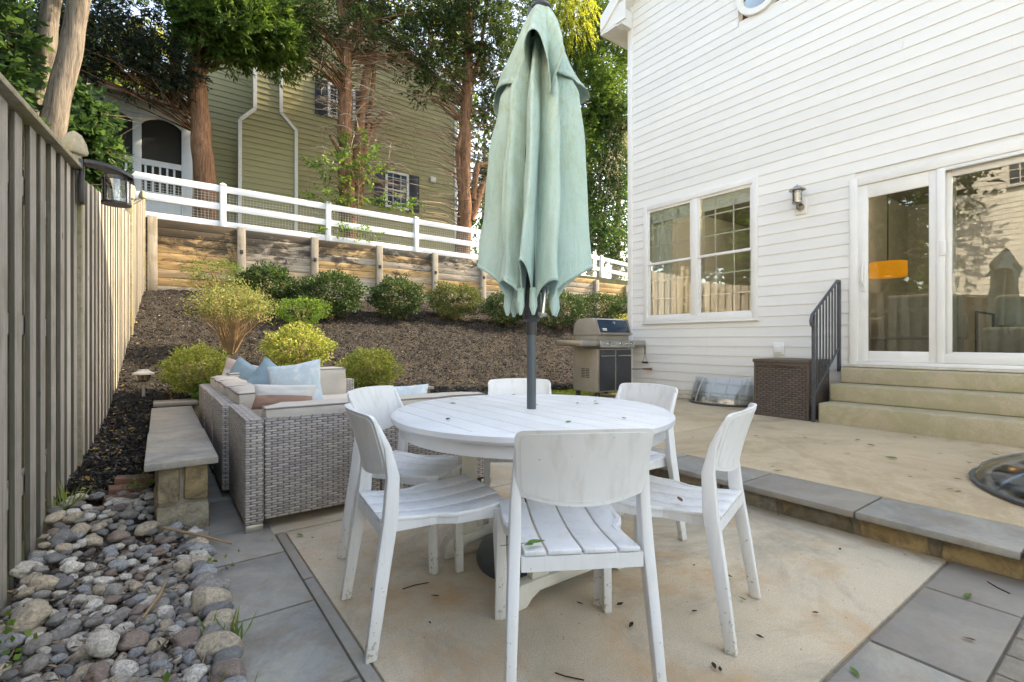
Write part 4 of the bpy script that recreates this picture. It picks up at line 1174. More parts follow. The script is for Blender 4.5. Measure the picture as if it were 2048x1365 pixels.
# ------------------------------------------------------------------ trees
def trunk_mesh(parent, pts, rad, m, nm='trunk', n=14, lumpy=.10):
    o = MB().tube(pts, rad, n).build(nm, m, parent, smooth=True)
    return o
def resample(pts, rads, k=14):
    P_ = [Vector(p) for p in pts]; out = []; ro = []
    for i in range(len(P_) - 1):
        for j in range(k):
            t = j / k
            q_ = P_[i].lerp(P_[i + 1], t); r_ = rads[i] * (1 - t) + rads[i + 1] * t
            nn = noise.noise_vector(q_ * 1.3)
            out.append(q_ + Vector((nn.x, nn.y, 0)) * r_ * .35); ro.append(r_ * (1 + .10 * noise.noise(q_ * 4)))
    out.append(P_[-1]); ro.append(rads[-1])
    return out, ro
def sprays(blobs, per, blade, wid, fan=.55, droop=.0, nb=12, flat=.75):
    """blobs: (centre, radii, number of sprays); each spray is a flat fan of small blades along a short twig"""
    Ps, Ds, Us = [], [], []
    for c, r_, n_ in blobs:
        d = unit(rng.normal(size=(n_, 3))); rad = rng.uniform(.25, 1, n_) ** .6
        base = np.asarray(c) + d * rad[:, None] * np.asarray(r_)
        dr = unit(d * [1, 1, .4] + rng.normal(size=(n_, 3)) * .45 + [0, 0, -droop])
        nrm = unit(rng.normal(size=(n_, 3)) * (1 - flat) + [0, 0, flat])
        side = unit(np.cross(dr, nrm))
        for j in range(nb):
            t = j / nb; sg = 1 if j % 2 else -1
            L_ = per * 1.0
            Ps.append(base + dr * L_ * t + rng.normal(size=(n_, 3)) * .012)
            Ds.append(unit(dr * 1.0 + side * sg * fan * rng.uniform(.6, 1.5, (n_, 1)) + rng.normal(size=(n_, 3)) * .18)); Us.append(nrm)
    P_ = np.concatenate(Ps); D_ = np.concatenate(Ds); U_ = np.concatenate(Us)
    return P_, D_, U_
def blob(px, py, Y_, rpx, rpy, n_, depth=None):
    c = on_y(px, py, Y_); dd = c.x * SN + c.y * CS
    rx = rpx / F_PX * dd; rz = rpy / F_PX * dd
    return ((c.x, c.y, c.z), (rx, depth or min(rx, 1.6), rz), n_)
def foliage(parent, blobs, m, per=.3, blade=.11, wid=.03, **kw):
    P_, D_, U_ = sprays(blobs, per, blade, wid, **kw)
    n = len(P_)
    return leaf_mesh('crown', P_, D_, rng.uniform(.6, 1.3, n) * blade, rng.uniform(.6, 1.3, n) * wid, m, parent, up=U_, upw=.6)
def branches(parent, trunk_pts, blobs, m, r0=.035, nm='limbs', per=3, sag=.1):
    mb = MB()
    for c, r_, n_ in blobs:
        for k_ in range(per):
            e = Vector(c) + Vector((rng.normal() * r_[0] * .5, rng.normal() * r_[1] * .5, rng.normal() * r_[2] * .5))
            # leave the trunk a bit below the end point
            t0 = min(trunk_pts, key=lambda q_: abs(q_.z - (e.z - .5)) + .2 * (q_ - e).length)
            md = t0.lerp(e, .5) + Vector((rng.normal() * .15, rng.normal() * .15, sag + rng.normal() * .1))
            mb.tube([t0, md, e], [r0, r0 * .6, r0 * .2], 5, False)
            for q_ in range(4):
                s0 = md.lerp(e, rng.uniform(0, 1)); mb.tube([s0, s0 + Vector((rng.normal() * .35, rng.normal() * .35, rng.normal() * .25))], [r0 * .22, r0 * .08], 3, False)
    return mb.build(nm, m, parent, fix=False)

# twin grey trunks behind the left fence
def gtree(label, px0, py0, px1, py1, Y_, w0, w1, blobs):
    a_ = on_y(px0, py0, Y_); b_ = on_y(px1, py1, Y_); dd = a_.x * SN + a_.y * CS
    r0, r1 = w0 / F_PX * dd / 2, w1 / F_PX * dd / 2
    dirv = (b_ - a_) / (b_.z - a_.z)
    base = a_ - dirv * (a_.z - .4) * .8; base.z = slope_z(-.4, Y_) * .8
    topp = b_ + dirv * 3.0
    root = empty('grey_tree', base, label=label, cat='tree')
    pts = [Vector((0, 0, -.2)), a_ - base, b_ - base, topp - base]
    P_, r_ = resample(pts, [r0 * 1.15, r0, r1, r1 * .7])
    MB().tube(P_, r_, 18).build('trunk', M['barkg'], root, smooth=True)
    bl = [((c[0] - base.x, c[1] - base.y, c[2] - base.z), q_, n_) for c, q_, n_ in blobs]
    if bl:
        branches(root, P_, bl, M['barkg'], .03)
        foliage(root, bl, M['maple'], .25, .095, .06, nb=8, flat=.5)
    return root
gtree('slimmer grey-barked tree trunk leaning behind the near fence, left of its twin', 70, 250, 106, 0, 7.4, 35, 31,
      [blob(-20, 90, 7.2, 50, 110, 220), blob(-50, 220, 7.0, 70, 110, 260), blob(60, -130, 7.4, 120, 60, 200)])
gtree('thicker grey-barked tree trunk behind the near fence, right of its twin', 106, 270, 161, 0, 7.0, 44, 35, [blob(190, -130, 7.2, 120, 70, 200)])
# maple leaning over the fence in front of the porch
def simple_tree(name, label, base, pts, rads, blobs, mleaf, mbark, per=.3, blade=.11, wid=.03, lr=.03, bper=3, **kw):
    root = empty(name, base, label=label, cat='tree')
    B = Vector(base)
    P_, r_ = resample([Vector(p) - B for p in pts], rads)
    MB().tube(P_, r_, 14).build('trunk', mbark, root, smooth=True)
    bl = [((c[0] - B.x, c[1] - B.y, c[2] - B.z), q_, n_) for c, q_, n_ in blobs]
    branches(root, P_, bl, mbark, lr, per=bper)
    foliage(root, bl, mleaf, per, blade, wid, **kw)
    return root, P_, bl
b = on_y(150, 400, 10.2); b.z = 1.3
simple_tree('maple_tree', 'leafy green maple sapling hanging over the fence in front of the screened porch', b, [b, b + Vector((.1, 0, 1.6)), b + Vector((.3, 0, 3.4))], [.07, .05, .02],
            [blob(130, 250, 10.2, 50, 60, 210), blob(160, 285, 10.0, 46, 46, 210), blob(172, 222, 10.3, 34, 24, 80), blob(178, 350, 10.0, 42, 24, 120), blob(110, 205, 10.2, 60, 35, 120), blob(60, 230, 9.5, 50, 60, 150)],
            M['maple'], M['twig'], .28, .12, .085, .018, nb=8, flat=.4, droop=.25)
# big maple left of the fence, mirrored in the door glass
simple_tree('maple_tree', 'large maple behind the near fence, foliage filling the top left corner', (-3.0, 5.1, .2), [(-3.0, 5.1, .1), (-2.9, 5.2, 3), (-2.7, 5.3, 7)], [.24, .18, .09],
            [((-3.0, 5.4, 4.6), (1.5, 1.5, 1.6), 500), ((-3.8, 4.4, 5.6), (1.5, 1.5, 1.6), 400), ((-3.1, 6.2, 6.6), (1.6, 1.4, 1.2), 400), ((-4.0, 5.6, 3.2), (1.2, 1.2, 1.2), 250)],
            M['maple'], M['barkg'], .3, .13, .09, .05, nb=8, flat=.5)
# cedar one
c0 = on_y(410, 372, 15.0)
t1 = [Vector((c0.x, 15, 3.6)), c0, on_y(398, 200, 15.0), on_y(385, 60, 15.0), on_y(380, -120, 15.0)]
cd1, P1, bl1 = simple_tree('cedar_tree', 'reddish trunk cedar with bright green boughs in front of the house chimney', t1[0], t1, [.30, .25, .21, .17, .10],
            [blob(470, 60, 14.2, 95, 48, 700), blob(545, 85, 14.3, 55, 40, 380), blob(520, 20, 14.3, 75, 40, 420), blob(430, 25, 14.2, 80, 50, 420), blob(560, 130, 14.4, 38, 16, 50), blob(440, 105, 14.4, 50, 18, 80)], M['cedarg'], M['barkr'], .36, .15, .045, .05, nb=13, flat=.35)
fb = [blob(300, 40, 15, 90, 38, 330), blob(230, 90, 14.8, 80, 30, 220), blob(320, 130, 14.8, 60, 28, 210), blob(180, 40, 15, 60, 60, 170), blob(260, 150, 14.8, 90, 12, 60), blob(330, 180, 14.8, 45, 9, 24), blob(120, 120, 15, 60, 70, 200), blob(40, 60, 15, 60, 70, 200)]
sp1, _, _ = simple_tree('spruce_tree', 'dark drooping evergreen with sky showing through its boughs above the porch', (.98, 15.9, 3.8), [(.98, 15.9, 3.7), (.9, 15.9, 8), (.7, 15.9, 15)], [.2, .16, .06],
            fb, M['spruce'], M['barkr'], .40, .15, .035, .03, bper=6, nb=12, flat=.6, droop=.15)
# cedar two: twin stems with dead twigs
a0 = on_y(700, 430, 14.8)
cd2, P2, bl2 = simple_tree('cedar_tree', 'twin-stemmed cedar with bare dead twigs in front of the yellow wall', (a0.x, 14.8, 3.7), [(a0.x, 14.8, 3.6), on_y(694, 380, 14.8), on_y(688, 220, 14.8), on_y(690, 100, 14.8), on_y(680, -80, 14.8)], [.27, .23, .20, .17, .11],
            [blob(620, 40, 14.3, 60, 32, 100), blob(700, -20, 14.6, 90, 34, 330), blob(640, 130, 14.4, 40, 16, 34), blob(800, 10, 14.6, 80, 26, 260), blob(600, 90, 14.4, 30, 25, 60), blob(760, 60, 14.6, 70, 40, 160), blob(820, 120, 14.7, 50, 26, 110), blob(590, 20, 14.5, 50, 30, 160), blob(720, 60, 14.2, 50, 24, 70)], M['cedar'], M['barkr'], .36, .14, .04, .035, bper=8, nb=12, flat=.4)
B = Vector(cd2.location)
for pts, rr in (([(712, 410), (712, 330), (722, 230), (735, 120), (760, 20), (790, -60)], [.18, .16, .145, .12, .10, .06]), ([(718, 400), (728, 300), (738, 240), (748, 150), (738, 60), (742, -60)], [.10, .09, .08, .07, .06, .04]),
                ([(720, 330), (745, 255), (768, 226)], [.10, .10, .085]), ([(692, 325), (675, 300), (660, 270)], [.06, .05, .045]), ([(735, 345), (760, 338), (782, 326)], [.05, .045, .045])):
    P_, r_ = resample([on_y(x, y, 14.8 + .002 * (x - 700)) - B for x, y in pts], rr, 8)
    MB().tube(P_, r_, 12).build('stem', M['barkr'], cd2, smooth=True)
mb = MB()
for i in range(130):
    s0 = on_y(rng.uniform(640, 800), rng.uniform(20, 330), rng.uniform(14.1, 14.7)) - B
    p_ = [s0]; dv = Vector((rng.normal(), rng.normal() * .6 - .3, rng.normal() * .5 + .1)).normalized()
    L_ = rng.uniform(.25, .75)
    for k_ in range(4): p_.append(p_[-1] + dv * L_ / 4); dv = (dv + Vector((rng.normal() * .2, rng.normal() * .2, -.32))).normalized()
    mb.tube(p_, [.010, .008, .006, .005, .003], 3, False)
tag(mb.build('dead_twigs', M['paletwig'], cd2, fix=False), kind='stuff')
mb = MB()
for i in range(300):
    s0 = on_y(rng.uniform(620, 900), rng.uniform(90, 400), rng.uniform(14.2, 15)) - B
    t0 = min(P2, key=lambda q_: abs(q_.z - s0.z + .2))
    if (s0 - t0).length > 2.6: continue
    md = t0.lerp(s0, .55) + Vector((0, 0, .2)); mb.tube([t0, md, s0, s0 + Vector((rng.normal() * .25, 0, rng.normal() * .2))], [.018, .012, .007, .003], 3, False)
tag(mb.build('bare_branches', M['twig'], cd2, fix=False), kind='stuff')
# cedar three
a0 = on_y(925, 455, 14.9)
cd3, P3, bl3 = simple_tree('cedar_tree', 'cedar with forked red-brown trunk just left of the umbrella', (a0.x, 14.9, 3.7), [(a0.x, 14.9, 3.5), on_y(928, 400, 14.9), on_y(930, 250, 14.9), on_y(938, 100, 14.9), on_y(935, -80, 14.9)], [.30, .24, .20, .16, .10],
            [blob(950, 60, 14.6, 80, 60, 600), blob(880, 70, 14.8, 60, 40, 190), blob(1000, 130, 14.5, 45, 70, 300), blob(870, -10, 14.8, 90, 34, 280), blob(860, 185, 14.5, 40, 14, 40), blob(960, -10, 14.6, 90, 40, 600), blob(1000, 230, 14.6, 35, 50, 150), blob(800, 60, 14.8, 40, 30, 80), blob(880, 140, 14.6, 50, 34, 170), blob(985, 330, 15.4, 40, 60, 160), blob(960, 200, 15.2, 50, 50, 160)], M['cedar'], M['barkr'], .36, .14, .042, .035, bper=5, nb=13, flat=.4)
B = Vector(cd3.location)
for pts, rr in (([(940, 440), (965, 370), (1000, 330), (1040, 290)], [.15, .12, .10, .07]), ([(945, 400), (955, 330), (1000, 330), (1030, 335)], [.12, .10, .09, .07]), ([(925, 430), (915, 300), (935, 200), (960, 110), (975, 0)], [.11, .09, .08, .07, .05])):
    P_, r_ = resample([on_y(x, y, 14.85) - B for x, y in pts], rr, 8)
    MB().tube(P_, r_, 12).build('stem', M['barkr'], cd3, smooth=True)
mb = MB()
for i in range(260):
    s0 = on_y(rng.uniform(820, 1010), rng.uniform(120, 440), rng.uniform(14.3, 15)) - B
    t0 = min(P3, key=lambda q_: abs(q_.z - s0.z + .2)); md = t0.lerp(s0, .55) + Vector((0, 0, .15))
    mb.tube([t0, md, s0, s0 + Vector((rng.normal() * .25, 0, rng.normal() * .2))], [.018, .012, .007, .003], 3, False)
tag(mb.build('bare_branches', M['twig'], cd3, fix=False), kind='stuff')
# leafy shrub at the foot of cedar two
b = on_y(715, 470, 14.25); b.z = 3.66
simple_tree('holly_shrub', 'small glossy leafed shrub in front of the twin-stemmed cedar behind the rail fence', b, [b, b + Vector((0, 0, .9)), b + Vector((.05, 0, 2.1))], [.03, .02, .01],
            [blob(715, 300, 14.2, 38, 38, 60), blob(660, 335, 14.2, 42, 20, 45), blob(735, 345, 14.2, 36, 22, 50), blob(790, 405, 14.2, 48, 10, 40), blob(700, 390, 14.2, 34, 20, 34), blob(650, 395, 14.2, 38, 12, 30), blob(690, 470, 14.2, 60, 22, 60)],
            M['green'], M['twig'], .25, .10, .06, .012, nb=8, flat=.4)
# right hand evergreens
b = on_y(1120, 500, 17.0); b.z = 4
simple_tree('cypress_tree', 'tall dense green cypress between the umbrella and the white house', b, [b, b + Vector((.3, 0, 5)), b + Vector((.6, 0, 11))], [.3, .22, .08],
            [blob(1130, 40, 16.6, 90, 90, 1300), blob(1215, 90, 16.4, 60, 100, 1100), blob(1170, 190, 16.2, 80, 80, 1100), blob(1120, 300, 16.4, 100, 80, 1000), blob(1220, 250, 16.2, 50, 80, 700), blob(1060, 160, 16.8, 70, 120, 600)],
            M['cedarg'], M['barkr'], .42, .17, .055, .05, nb=13, flat=.35)
b = on_y(1230, 520, 16.0); b.z = 3.9
vt, _, _ = simple_tree('vine_covered_tree', 'tree draped in sunlit vines right beside the white house corner', b, [b, b + Vector((.2, 0, 3)), b + Vector((.4, 0, 6.5))], [.2, .16, .05],
            [blob(1225, 230, 15.6, 42, 60, 520), blob(1215, 400, 15.4, 50, 70, 700), blob(1235, 330, 15.3, 32, 50, 420), blob(1180, 470, 15.3, 60, 40, 520), blob(1250, 500, 15.3, 40, 50, 420)],
            M['maple'], M['twig'], .3, .10, .07, .02, nb=9, flat=.3, droop=.5)
bl = [((c[0] - b.x, c[1] - b.y, c[2] - b.z), q_, n_) for c, q_, n_ in [blob(1215, 345, 15.1, 32, 55, 150), blob(1240, 270, 15.2, 24, 60, 130)]]
o = foliage(vt, bl, M['vine'], .4, .075, .05, nb=9, flat=.1, droop=1.6); o.name = 'vine'
b = on_y(1200, 520, 18.5); b.z = 4.1
simple_tree('laurel_tree', 'dense dark broadleaf thicket tree behind the vines by the house corner', b, [b, b + Vector((0, 0, 3)), b + Vector((0, 0, 7))], [.2, .16, .05],
            [blob(1150, 430, 18.5, 80, 70, 500), blob(1230, 430, 18.5, 60, 80, 500), blob(1200, 300, 18.5, 80, 80, 500), blob(1220, 150, 18.5, 70, 90, 500)],
            M['maple'], M['twig'], .35, .15, .11, .03, nb=8, flat=.3)
b = on_y(1150, 400, 21.0); b.z = 4.2
simple_tree('willow_tree', 'bright yellow-green drooping willow at the top behind the umbrella finial', b, [b, b + Vector((0, 0, 6)), b + Vector((0, 0, 12))], [.3, .25, .1],
            [blob(1150, 20, 15.2, 42, 70, 260), blob(1120, 10, 15.2, 34, 40, 120), blob(1100, 250, 21, 160, 120, 400)],
            M['willow'], M['barkg'], .7, .11, .035, .03, nb=16, flat=.1, droop=2.2, fan=.35)
# far sunlit trees beyond the houses
for i, (px, py, Y_, rp, rq, n_, lab) in enumerate([(300, 150, 34, 130, 90, 900, 'sunlit yellow-green tree far behind the porch roof'), (860, 90, 36, 120, 110, 800, 'sunlit tree far behind the gable of the yellow house'), (1180, 330, 34, 200, 200, 900, 'tall broadleaf tree far behind the cypress'), (60, 120, 30, 110, 120, 700, 'dark leafy tree far behind the near fence'), (970, 330, 30, 70, 150, 500, 'leafy tree far behind the forked cedar')]):
    b = on_y(px, 600, Y_); b.z = 4.4
    c = on_y(px, py, Y_)
    simple_tree('broadleaf_tree', lab, b, [b, Vector((c.x, Y_, c.z - 1)), Vector((c.x, Y_, c.z + 2))], [.35, .25, .1], [blob(px, py, Y_, rp, rq, n_, 3.0), blob(px, py + rq, Y_, rp * .8, rq * .7, n_ // 2, 3.0)], M['farleaf'] if i < 2 else M['cedarg'], M['barkg'], .5, .26, .20, .06, nb=8, flat=.3)

for i, (x_, y_, h_, lab) in enumerate([(-9, 9.5, 8.5, 'broad leafy tree beyond the left fence, third mirrored in the windows'), (-7.5, 14, 9, 'broad leafy tree beyond the left fence near the porch'), (-13, 15, 11, 'tall broad tree well beyond the left fence'), (-12, 7.2, 10, 'tall tree beside the neighbouring house beyond the left fence'), (-15, 21, 12, 'tallest distant tree beyond the left fence'), (-5.0, 7.6, 6.5, 'young broad tree just beyond the left fence')]):
    z0 = 1.0 if y_ < 13 else 3.8
    q = .22 * h_
    simple_tree('broadleaf_tree', lab, (x_, y_, z0), [(x_, y_, z0 - 1), (x_ + .2, y_, z0 + h_ * .4), (x_, y_, z0 + h_ * .8)], [.26, .2, .08],
                [((x_, y_, z0 + h_ * .62), (q, q, q * 1.2), 420), ((x_ + q * .8, y_ + q * .5, z0 + h_ * .42), (q, q, q), 330), ((x_ - q * .4, y_ - q * .8, z0 + h_ * .40), (q, q, q), 330), ((x_ + q * .2, y_, z0 + h_ * .2), (q * .9, q * .9, q * .7), 220)],
                M['green'] if i % 2 else M['maple'], M['barkg'], .45, .24, .18, .06, nb=8, flat=.3)

# ------------------------------------------------------------------ yellow house
HYY = 18.0
yh = empty('yellow_house', (0, 0, 0), label='olive yellow sided house with chimney and dark shutters behind the trees', cat='house')
YX0, YX1 = on_y(372, 300, HYY).x, on_y(912, 300, HYY).x
pkx, pkz = 5.3, 13.6
ez1 = on_y(912, 195, HYY).z; ez0 = ez1 - .1
def yr(x): return pkz - (pkz - ez1) / (YX1 - pkx) * (x - pkx) if x > pkx else pkz - (pkz - ez0) / (pkx - YX0) * (pkx - x)
def rect(px0, py0, px1, py1):
    a_ = on_y(px0, py0, HYY); b_ = on_y(px1, py1, HYY); return (a_.x, b_.x, b_.z, a_.z)
W1 = rect(770, 344, 817, 420); W2 = rect(655, 168, 710, 240)
W1 = (W1[0], W1[1], on_y(795, 418, HYY).z, on_y(795, 345, HYY).z); W2 = (W2[0], W2[1], on_y(682, 240, HYY).z, on_y(682, 172, HYY).z)
z = 3.7
while z < pkz - .1:
    z1 = z + .185
    lo = YX0 if z1 < ez0 else pkx - (pkz - z1) / ((pkz - ez0) / (pkx - YX0)); hi = YX1 if z1 < ez1 else pkx + (pkz - z1) / ((pkz - ez1) / (YX1 - pkx))
    hs_ = [(a, b) for a, b, c, d in (W1, W2) if z1 > c and z < d]
    for a, b in intervals(lo, hi, hs_):
        MB().prism([(HYY - .022, z), (HYY - .003, z1 + .004), (HYY + .03, z1 + .004), (HYY + .03, z)], 'x', a, b).build('siding_board', M['ysiding'], yh)
    z = z1
MB().box(YX0, YX1, HYY + .035, HYY + 7, 3.5, ez0).build('wall', M['ysiding'], yh)
mb = MB().prism([(YX0 - .35, ez0 - .05), (pkx, pkz + .12), (YX1 + .35, ez1 - .05), (YX1 + .35, ez1 + .15), (pkx, pkz + .35), (YX0 - .35, ez0 + .15)], 'y', HYY - .25, HYY + 7.3)
mb.build('roof', M['shingle'], yh)
for s0, s1 in (((YX0 - .38, ez0 - .12), (pkx, pkz + .05)), ((pkx, pkz + .05), (YX1 + .38, ez1 - .12))):
    MB().hexa([(s0[0], HYY - .29, s0[1]), (s1[0], HYY - .29, s1[1]), (s1[0], HYY - .255, s1[1]), (s0[0], HYY - .255, s0[1]), (s0[0], HYY - .29, s0[1] + .26), (s1[0], HYY - .29, s1[1] + .26), (s1[0], HYY - .255, s1[1] + .26), (s0[0], HYY - .255, s0[1] + .26)]).build('rake_board', M['ytrim'], yh)
for x in (YX0, YX1): MB().box(x - .09, x + .03, HYY - .045, HYY + .04, 3.6, ez0).build('corner_board', M['ytrim'], yh)
def ywin(W_, shl, shr, nm):
    x0, x1, z0, z1 = W_
    f = MB().box(x0, x0 + .09, HYY - .05, HYY + .03, z0, z1).box(x1 - .09, x1, HYY - .05, HYY + .03, z0, z1).box(x0 + .09, x1 - .09, HYY - .05, HYY + .03, z1 - .09, z1).box(x0 + .09, x1 - .09, HYY - .05, HYY + .03, z0, z0 + .09).box(x0 + .09, x1 - .09, HYY - .03, HYY + .02, (z0 + z1) / 2 - .03, (z0 + z1) / 2 + .03).build('window', M['ytrim'], yh)
    MB().box(x0 + .09, x1 - .09, HYY + .0, HYY + .01, z0 + .09, z1 - .09).build('pane', M['lidblue'], f)
    mb = MB()
    for j in (1, 2): xx = x0 + (x1 - x0) * j / 3; mb.box(xx - .012, xx + .012, HYY - .014, HYY - .004, z0 + .09, z1 - .09)
    for j in (1, 2, 4, 5): zz = z0 + (z1 - z0) * j / 6; mb.box(x0 + .09, x1 - .09, HYY - .015, HYY - .005, zz - .012, zz + .012)
    mb.build('muntin', M['ytrim'], f)
    wsh = .42
    for sx, on in ((x0 - wsh - .02, shl), (x1 + .02, shr)):
        if on:
            s_ = MB().box(sx, sx + wsh, HYY - .06, HYY - .025, z0 - .02, z1).build('shutter', M['shutter'], yh)
            for (za, zb) in ((z0 + .06, (z0 + z1) / 2 - .05), ((z0 + z1) / 2 + .04, z1 - .08)):
                MB().box(sx + .06, sx + wsh - .06, HYY - .068, HYY - .061, za, zb).build('shutter_panel', M['shutter'], s_, bevel=.004)
ywin(W1, 1, 1, 'a'); ywin(W2, 1, 1, 'b')
# chimney breast
CY = HYY - .62
def cx(px, py): q_ = on_y(px, py, CY); return (q_.x, q_.z)
outl = [(cx(479, 430)[0], 3.6), (cx(592, 430)[0], 3.6), cx(592, 262), cx(562, 226), (cx(562, 100)[0], 14.6), (cx(510, 100)[0], 14.6), cx(510, 218), cx(480, 240)]
ch = MB().prism(outl, 'y', CY, HYY - .03).build('chimney', M['ysiding'], yh)
z = 3.7
def clip_x(z):
    lo = outl[0][0] if z < outl[7][1] else (outl[6][0] if z > outl[6][1] else outl[7][0] + (outl[6][0] - outl[7][0]) * (z - outl[7][1]) / (outl[6][1] - outl[7][1]))
    hi = outl[1][0] if z < outl[2][1] else (outl[3][0] if z > outl[3][1] else outl[2][0] + (outl[3][0] - outl[2][0]) * (z - outl[2][1]) / (outl[3][1] - outl[2][1]))
    return lo, hi
while z < 14.2:
    z1 = z + .185
    (a, b), (a1, b1) = clip_x(z), clip_x(z1)
    MB().hexa([(a, CY - .022, z), (b, CY - .022, z), (b, CY - .001, z), (a, CY - .001, z), (a1, CY - .004, z1), (b1, CY - .004, z1), (b1, CY - .001, z1), (a1, CY - .001, z1)]).build('siding_board', M['ysiding'], ch)
    z = z1
def strip(p0, p1, w_=.10):
    d_ = Vector((p1[0] - p0[0], p1[1] - p0[1])).normalized(); nx, nz = -d_.y * w_ / 2, d_.x * w_ / 2
    MB().hexa([(p0[0] - nx, CY - .05, p0[1] - nz), (p0[0] + nx, CY - .05, p0[1] + nz), (p0[0] + nx, CY + .02, p0[1] + nz), (p0[0] - nx, CY + .02, p0[1] - nz), (p1[0] - nx, CY - .05, p1[1] - nz), (p1[0] + nx, CY - .05, p1[1] + nz), (p1[0] + nx, CY + .02, p1[1] + nz), (p1[0] - nx, CY + .02, p1[1] - nz)]).build('corner_trim', M['ytrim'], ch)
strip(outl[0], outl[7]); strip(outl[7], outl[6]); strip(outl[6], outl[5]); strip(outl[1], outl[2]); strip(outl[2], outl[3]); strip(outl[3], outl[4])
p = on_y(866, 360, HYY - .05)
MB().box(p.x - .12, p.x + .12, HYY - .10, HYY - .025, p.z - .12, p.z + .12).build('dryer_vent', M['ytrim'], yh, bevel=.01)
MB().box(YX0 - .1, YX1, HYY - 4.0, HYY - .7, 3.5, 3.72).build('foundation_bed', M['soil'], yh)

# screened porch
PY = 17.0
po = empty('screened_porch', (0, 0, 0), label='white screened porch with arched openings and baluster railing at the left of the yellow house', cat='porch')
def pw(px, py): q_ = on_y(px, py, PY); return q_.x, q_.z
xr = pw(385, 300)[0]; xa, xb = pw(283, 300)[0], pw(363, 300)[0]; xc, xd = pw(180, 300)[0], pw(265, 300)[0]
zt, zr, zbm, zfl = pw(320, 238)[1], pw(320, 330)[1], pw(320, 388)[1], pw(320, 400)[1]
zroof = pw(300, 205)[1]
for a, b in ((xb, xr), (xd, xa), (xc - .25, xc)): MB().box(a, b, PY, PY + .15, 3.6, zt + .02).build('post', M['porch'], po, bevel=.01)
for a, b in ((xa, xb), (xc, xd)):
    mb = MB(); n = 12
    for i in range(n):
        t0, t1 = i / n, (i + 1) / n
        f0 = zt - .20 + .20 * math.sin(PI * t0) ** .8; f1 = zt - .20 + .20 * math.sin(PI * t1) ** .8
        x0_, x1_ = a + (b - a) * t0, a + (b - a) * t1
        mb.hexa([(x0_, PY + .01, f0), (x1_, PY + .01, f1), (x1_, PY + .1, f1), (x0_, PY + .1, f0), (x0_, PY + .01, zt + .03), (x1_, PY + .01, zt + .03), (x1_, PY + .1, zt + .03), (x0_, PY + .1, zt + .03)])
    mb.build('arch', M['porch'], po)
    MB().box(a, b, PY + .06, PY + .07, zbm, zt).build('screen', M['screen'], po)
    MB().box(a, b, PY + .0, PY + .12, zr - .06, zr + .10).build('handrail', M['porch'], po)
    MB().box(a, b, PY + .0, PY + .12, zbm - .05, zbm + .04).build('bottom_rail', M['porch'], po)
    x = a + .09
    while x < b - .03:
        MB().box(x - .025, x + .025, PY + .01, PY + .055, zbm + .04, zr - .06).build('baluster', M['porch'], po); x += .165
MB().box(xc - .25, xr, PY - .02, PY + .2, zt + .03, zroof).build('fascia', M['porch'], po)
MB().hexa([(xc - 2.4, PY - .35, zroof + .12), (xr + .1, PY - .35, zroof - .1), (xr + .1, PY + 4, zroof + .9), (xc - 2.4, PY + 4, zroof + .9), (xc - 2.4, PY - .35, zroof + .26), (xr + .1, PY - .35, zroof + .06), (xr + .1, PY + 4, zroof + 1.05), (xc - 2.4, PY + 4, zroof + 1.05)]).build('roof', M['shingle'], po)
MB().box(xc - .25, xr, PY + .02, PY + .10, 3.6, zbm - .05).build('skirt', M['porch'], po)
MB().box(xc - .25, xc - .1, PY + .1, PY + 4, 3.6, zt + .3).box(xc - .1, xr, PY + 3.0, PY + 3.1, 3.6, zt + .3).build('back_wall', M['screen'], po)
lt = pw(285, 432)[1]
mb = MB(); x = xa + .05
while x < xb - .05:
    for dx, dz in ((1, 1), (1, -1), (-1, 1), (-1, -1)):
        mb.hexa([(x + .07 + dx * .012, PY - .002, lt + dz * .02), (x + .07 + dx * .055, PY - .002, lt + dz * .055), (x + .07 + dx * .055, PY + .015, lt + dz * .055), (x + .07 + dx * .012, PY + .015, lt + dz * .02),
                 (x + .07 + dx * .03, PY - .002, lt + dz * .012), (x + .07 + dx * .062, PY - .002, lt + dz * .03), (x + .07 + dx * .062, PY + .015, lt + dz * .03), (x + .07 + dx * .03, PY + .015, lt + dz * .012)])
    x += .15
mb.build('lattice_pattern', M['screen'], po)

# ------------------------------------------------------------------ neighbour's white house (mirrored in the door)
nh = empty('neighbour_house', (0, 0, 0), label='white sided neighbouring house beyond the left fence, mirrored in the sliding door', cat='house')
NX = -5.6
NW = [(-.3, .75, 1.7, 3.4), (2.0, 2.9, 5.4, 6.8), (-2.6, -1.7, 1.7, 3.4)]
z = .3
while z < 7.2:
    z1 = z + .15
    hs_ = [(a, b) for a, b, c, d in NW if z1 > c and z < d]
    for a, b in intervals(-9, 4.3, hs_):
        MB().prism([(NX + .022, z), (NX + .003, z1 + .004), (NX - .03, z1 + .004), (NX - .03, z)], 'y', a, b).build('siding_board', M['siding'], nh)
    z = z1
MB().box(NX - 7, NX - .1, -9, 4.3, 0, 7.2).build('wall', M['siding'], nh)
MB().prism([(NX + .4, 7.1), (NX - 3.5, 9.6), (NX - 7.4, 7.1)], 'y', -9.3, 4.6).build('roof', M['shingle'], nh)
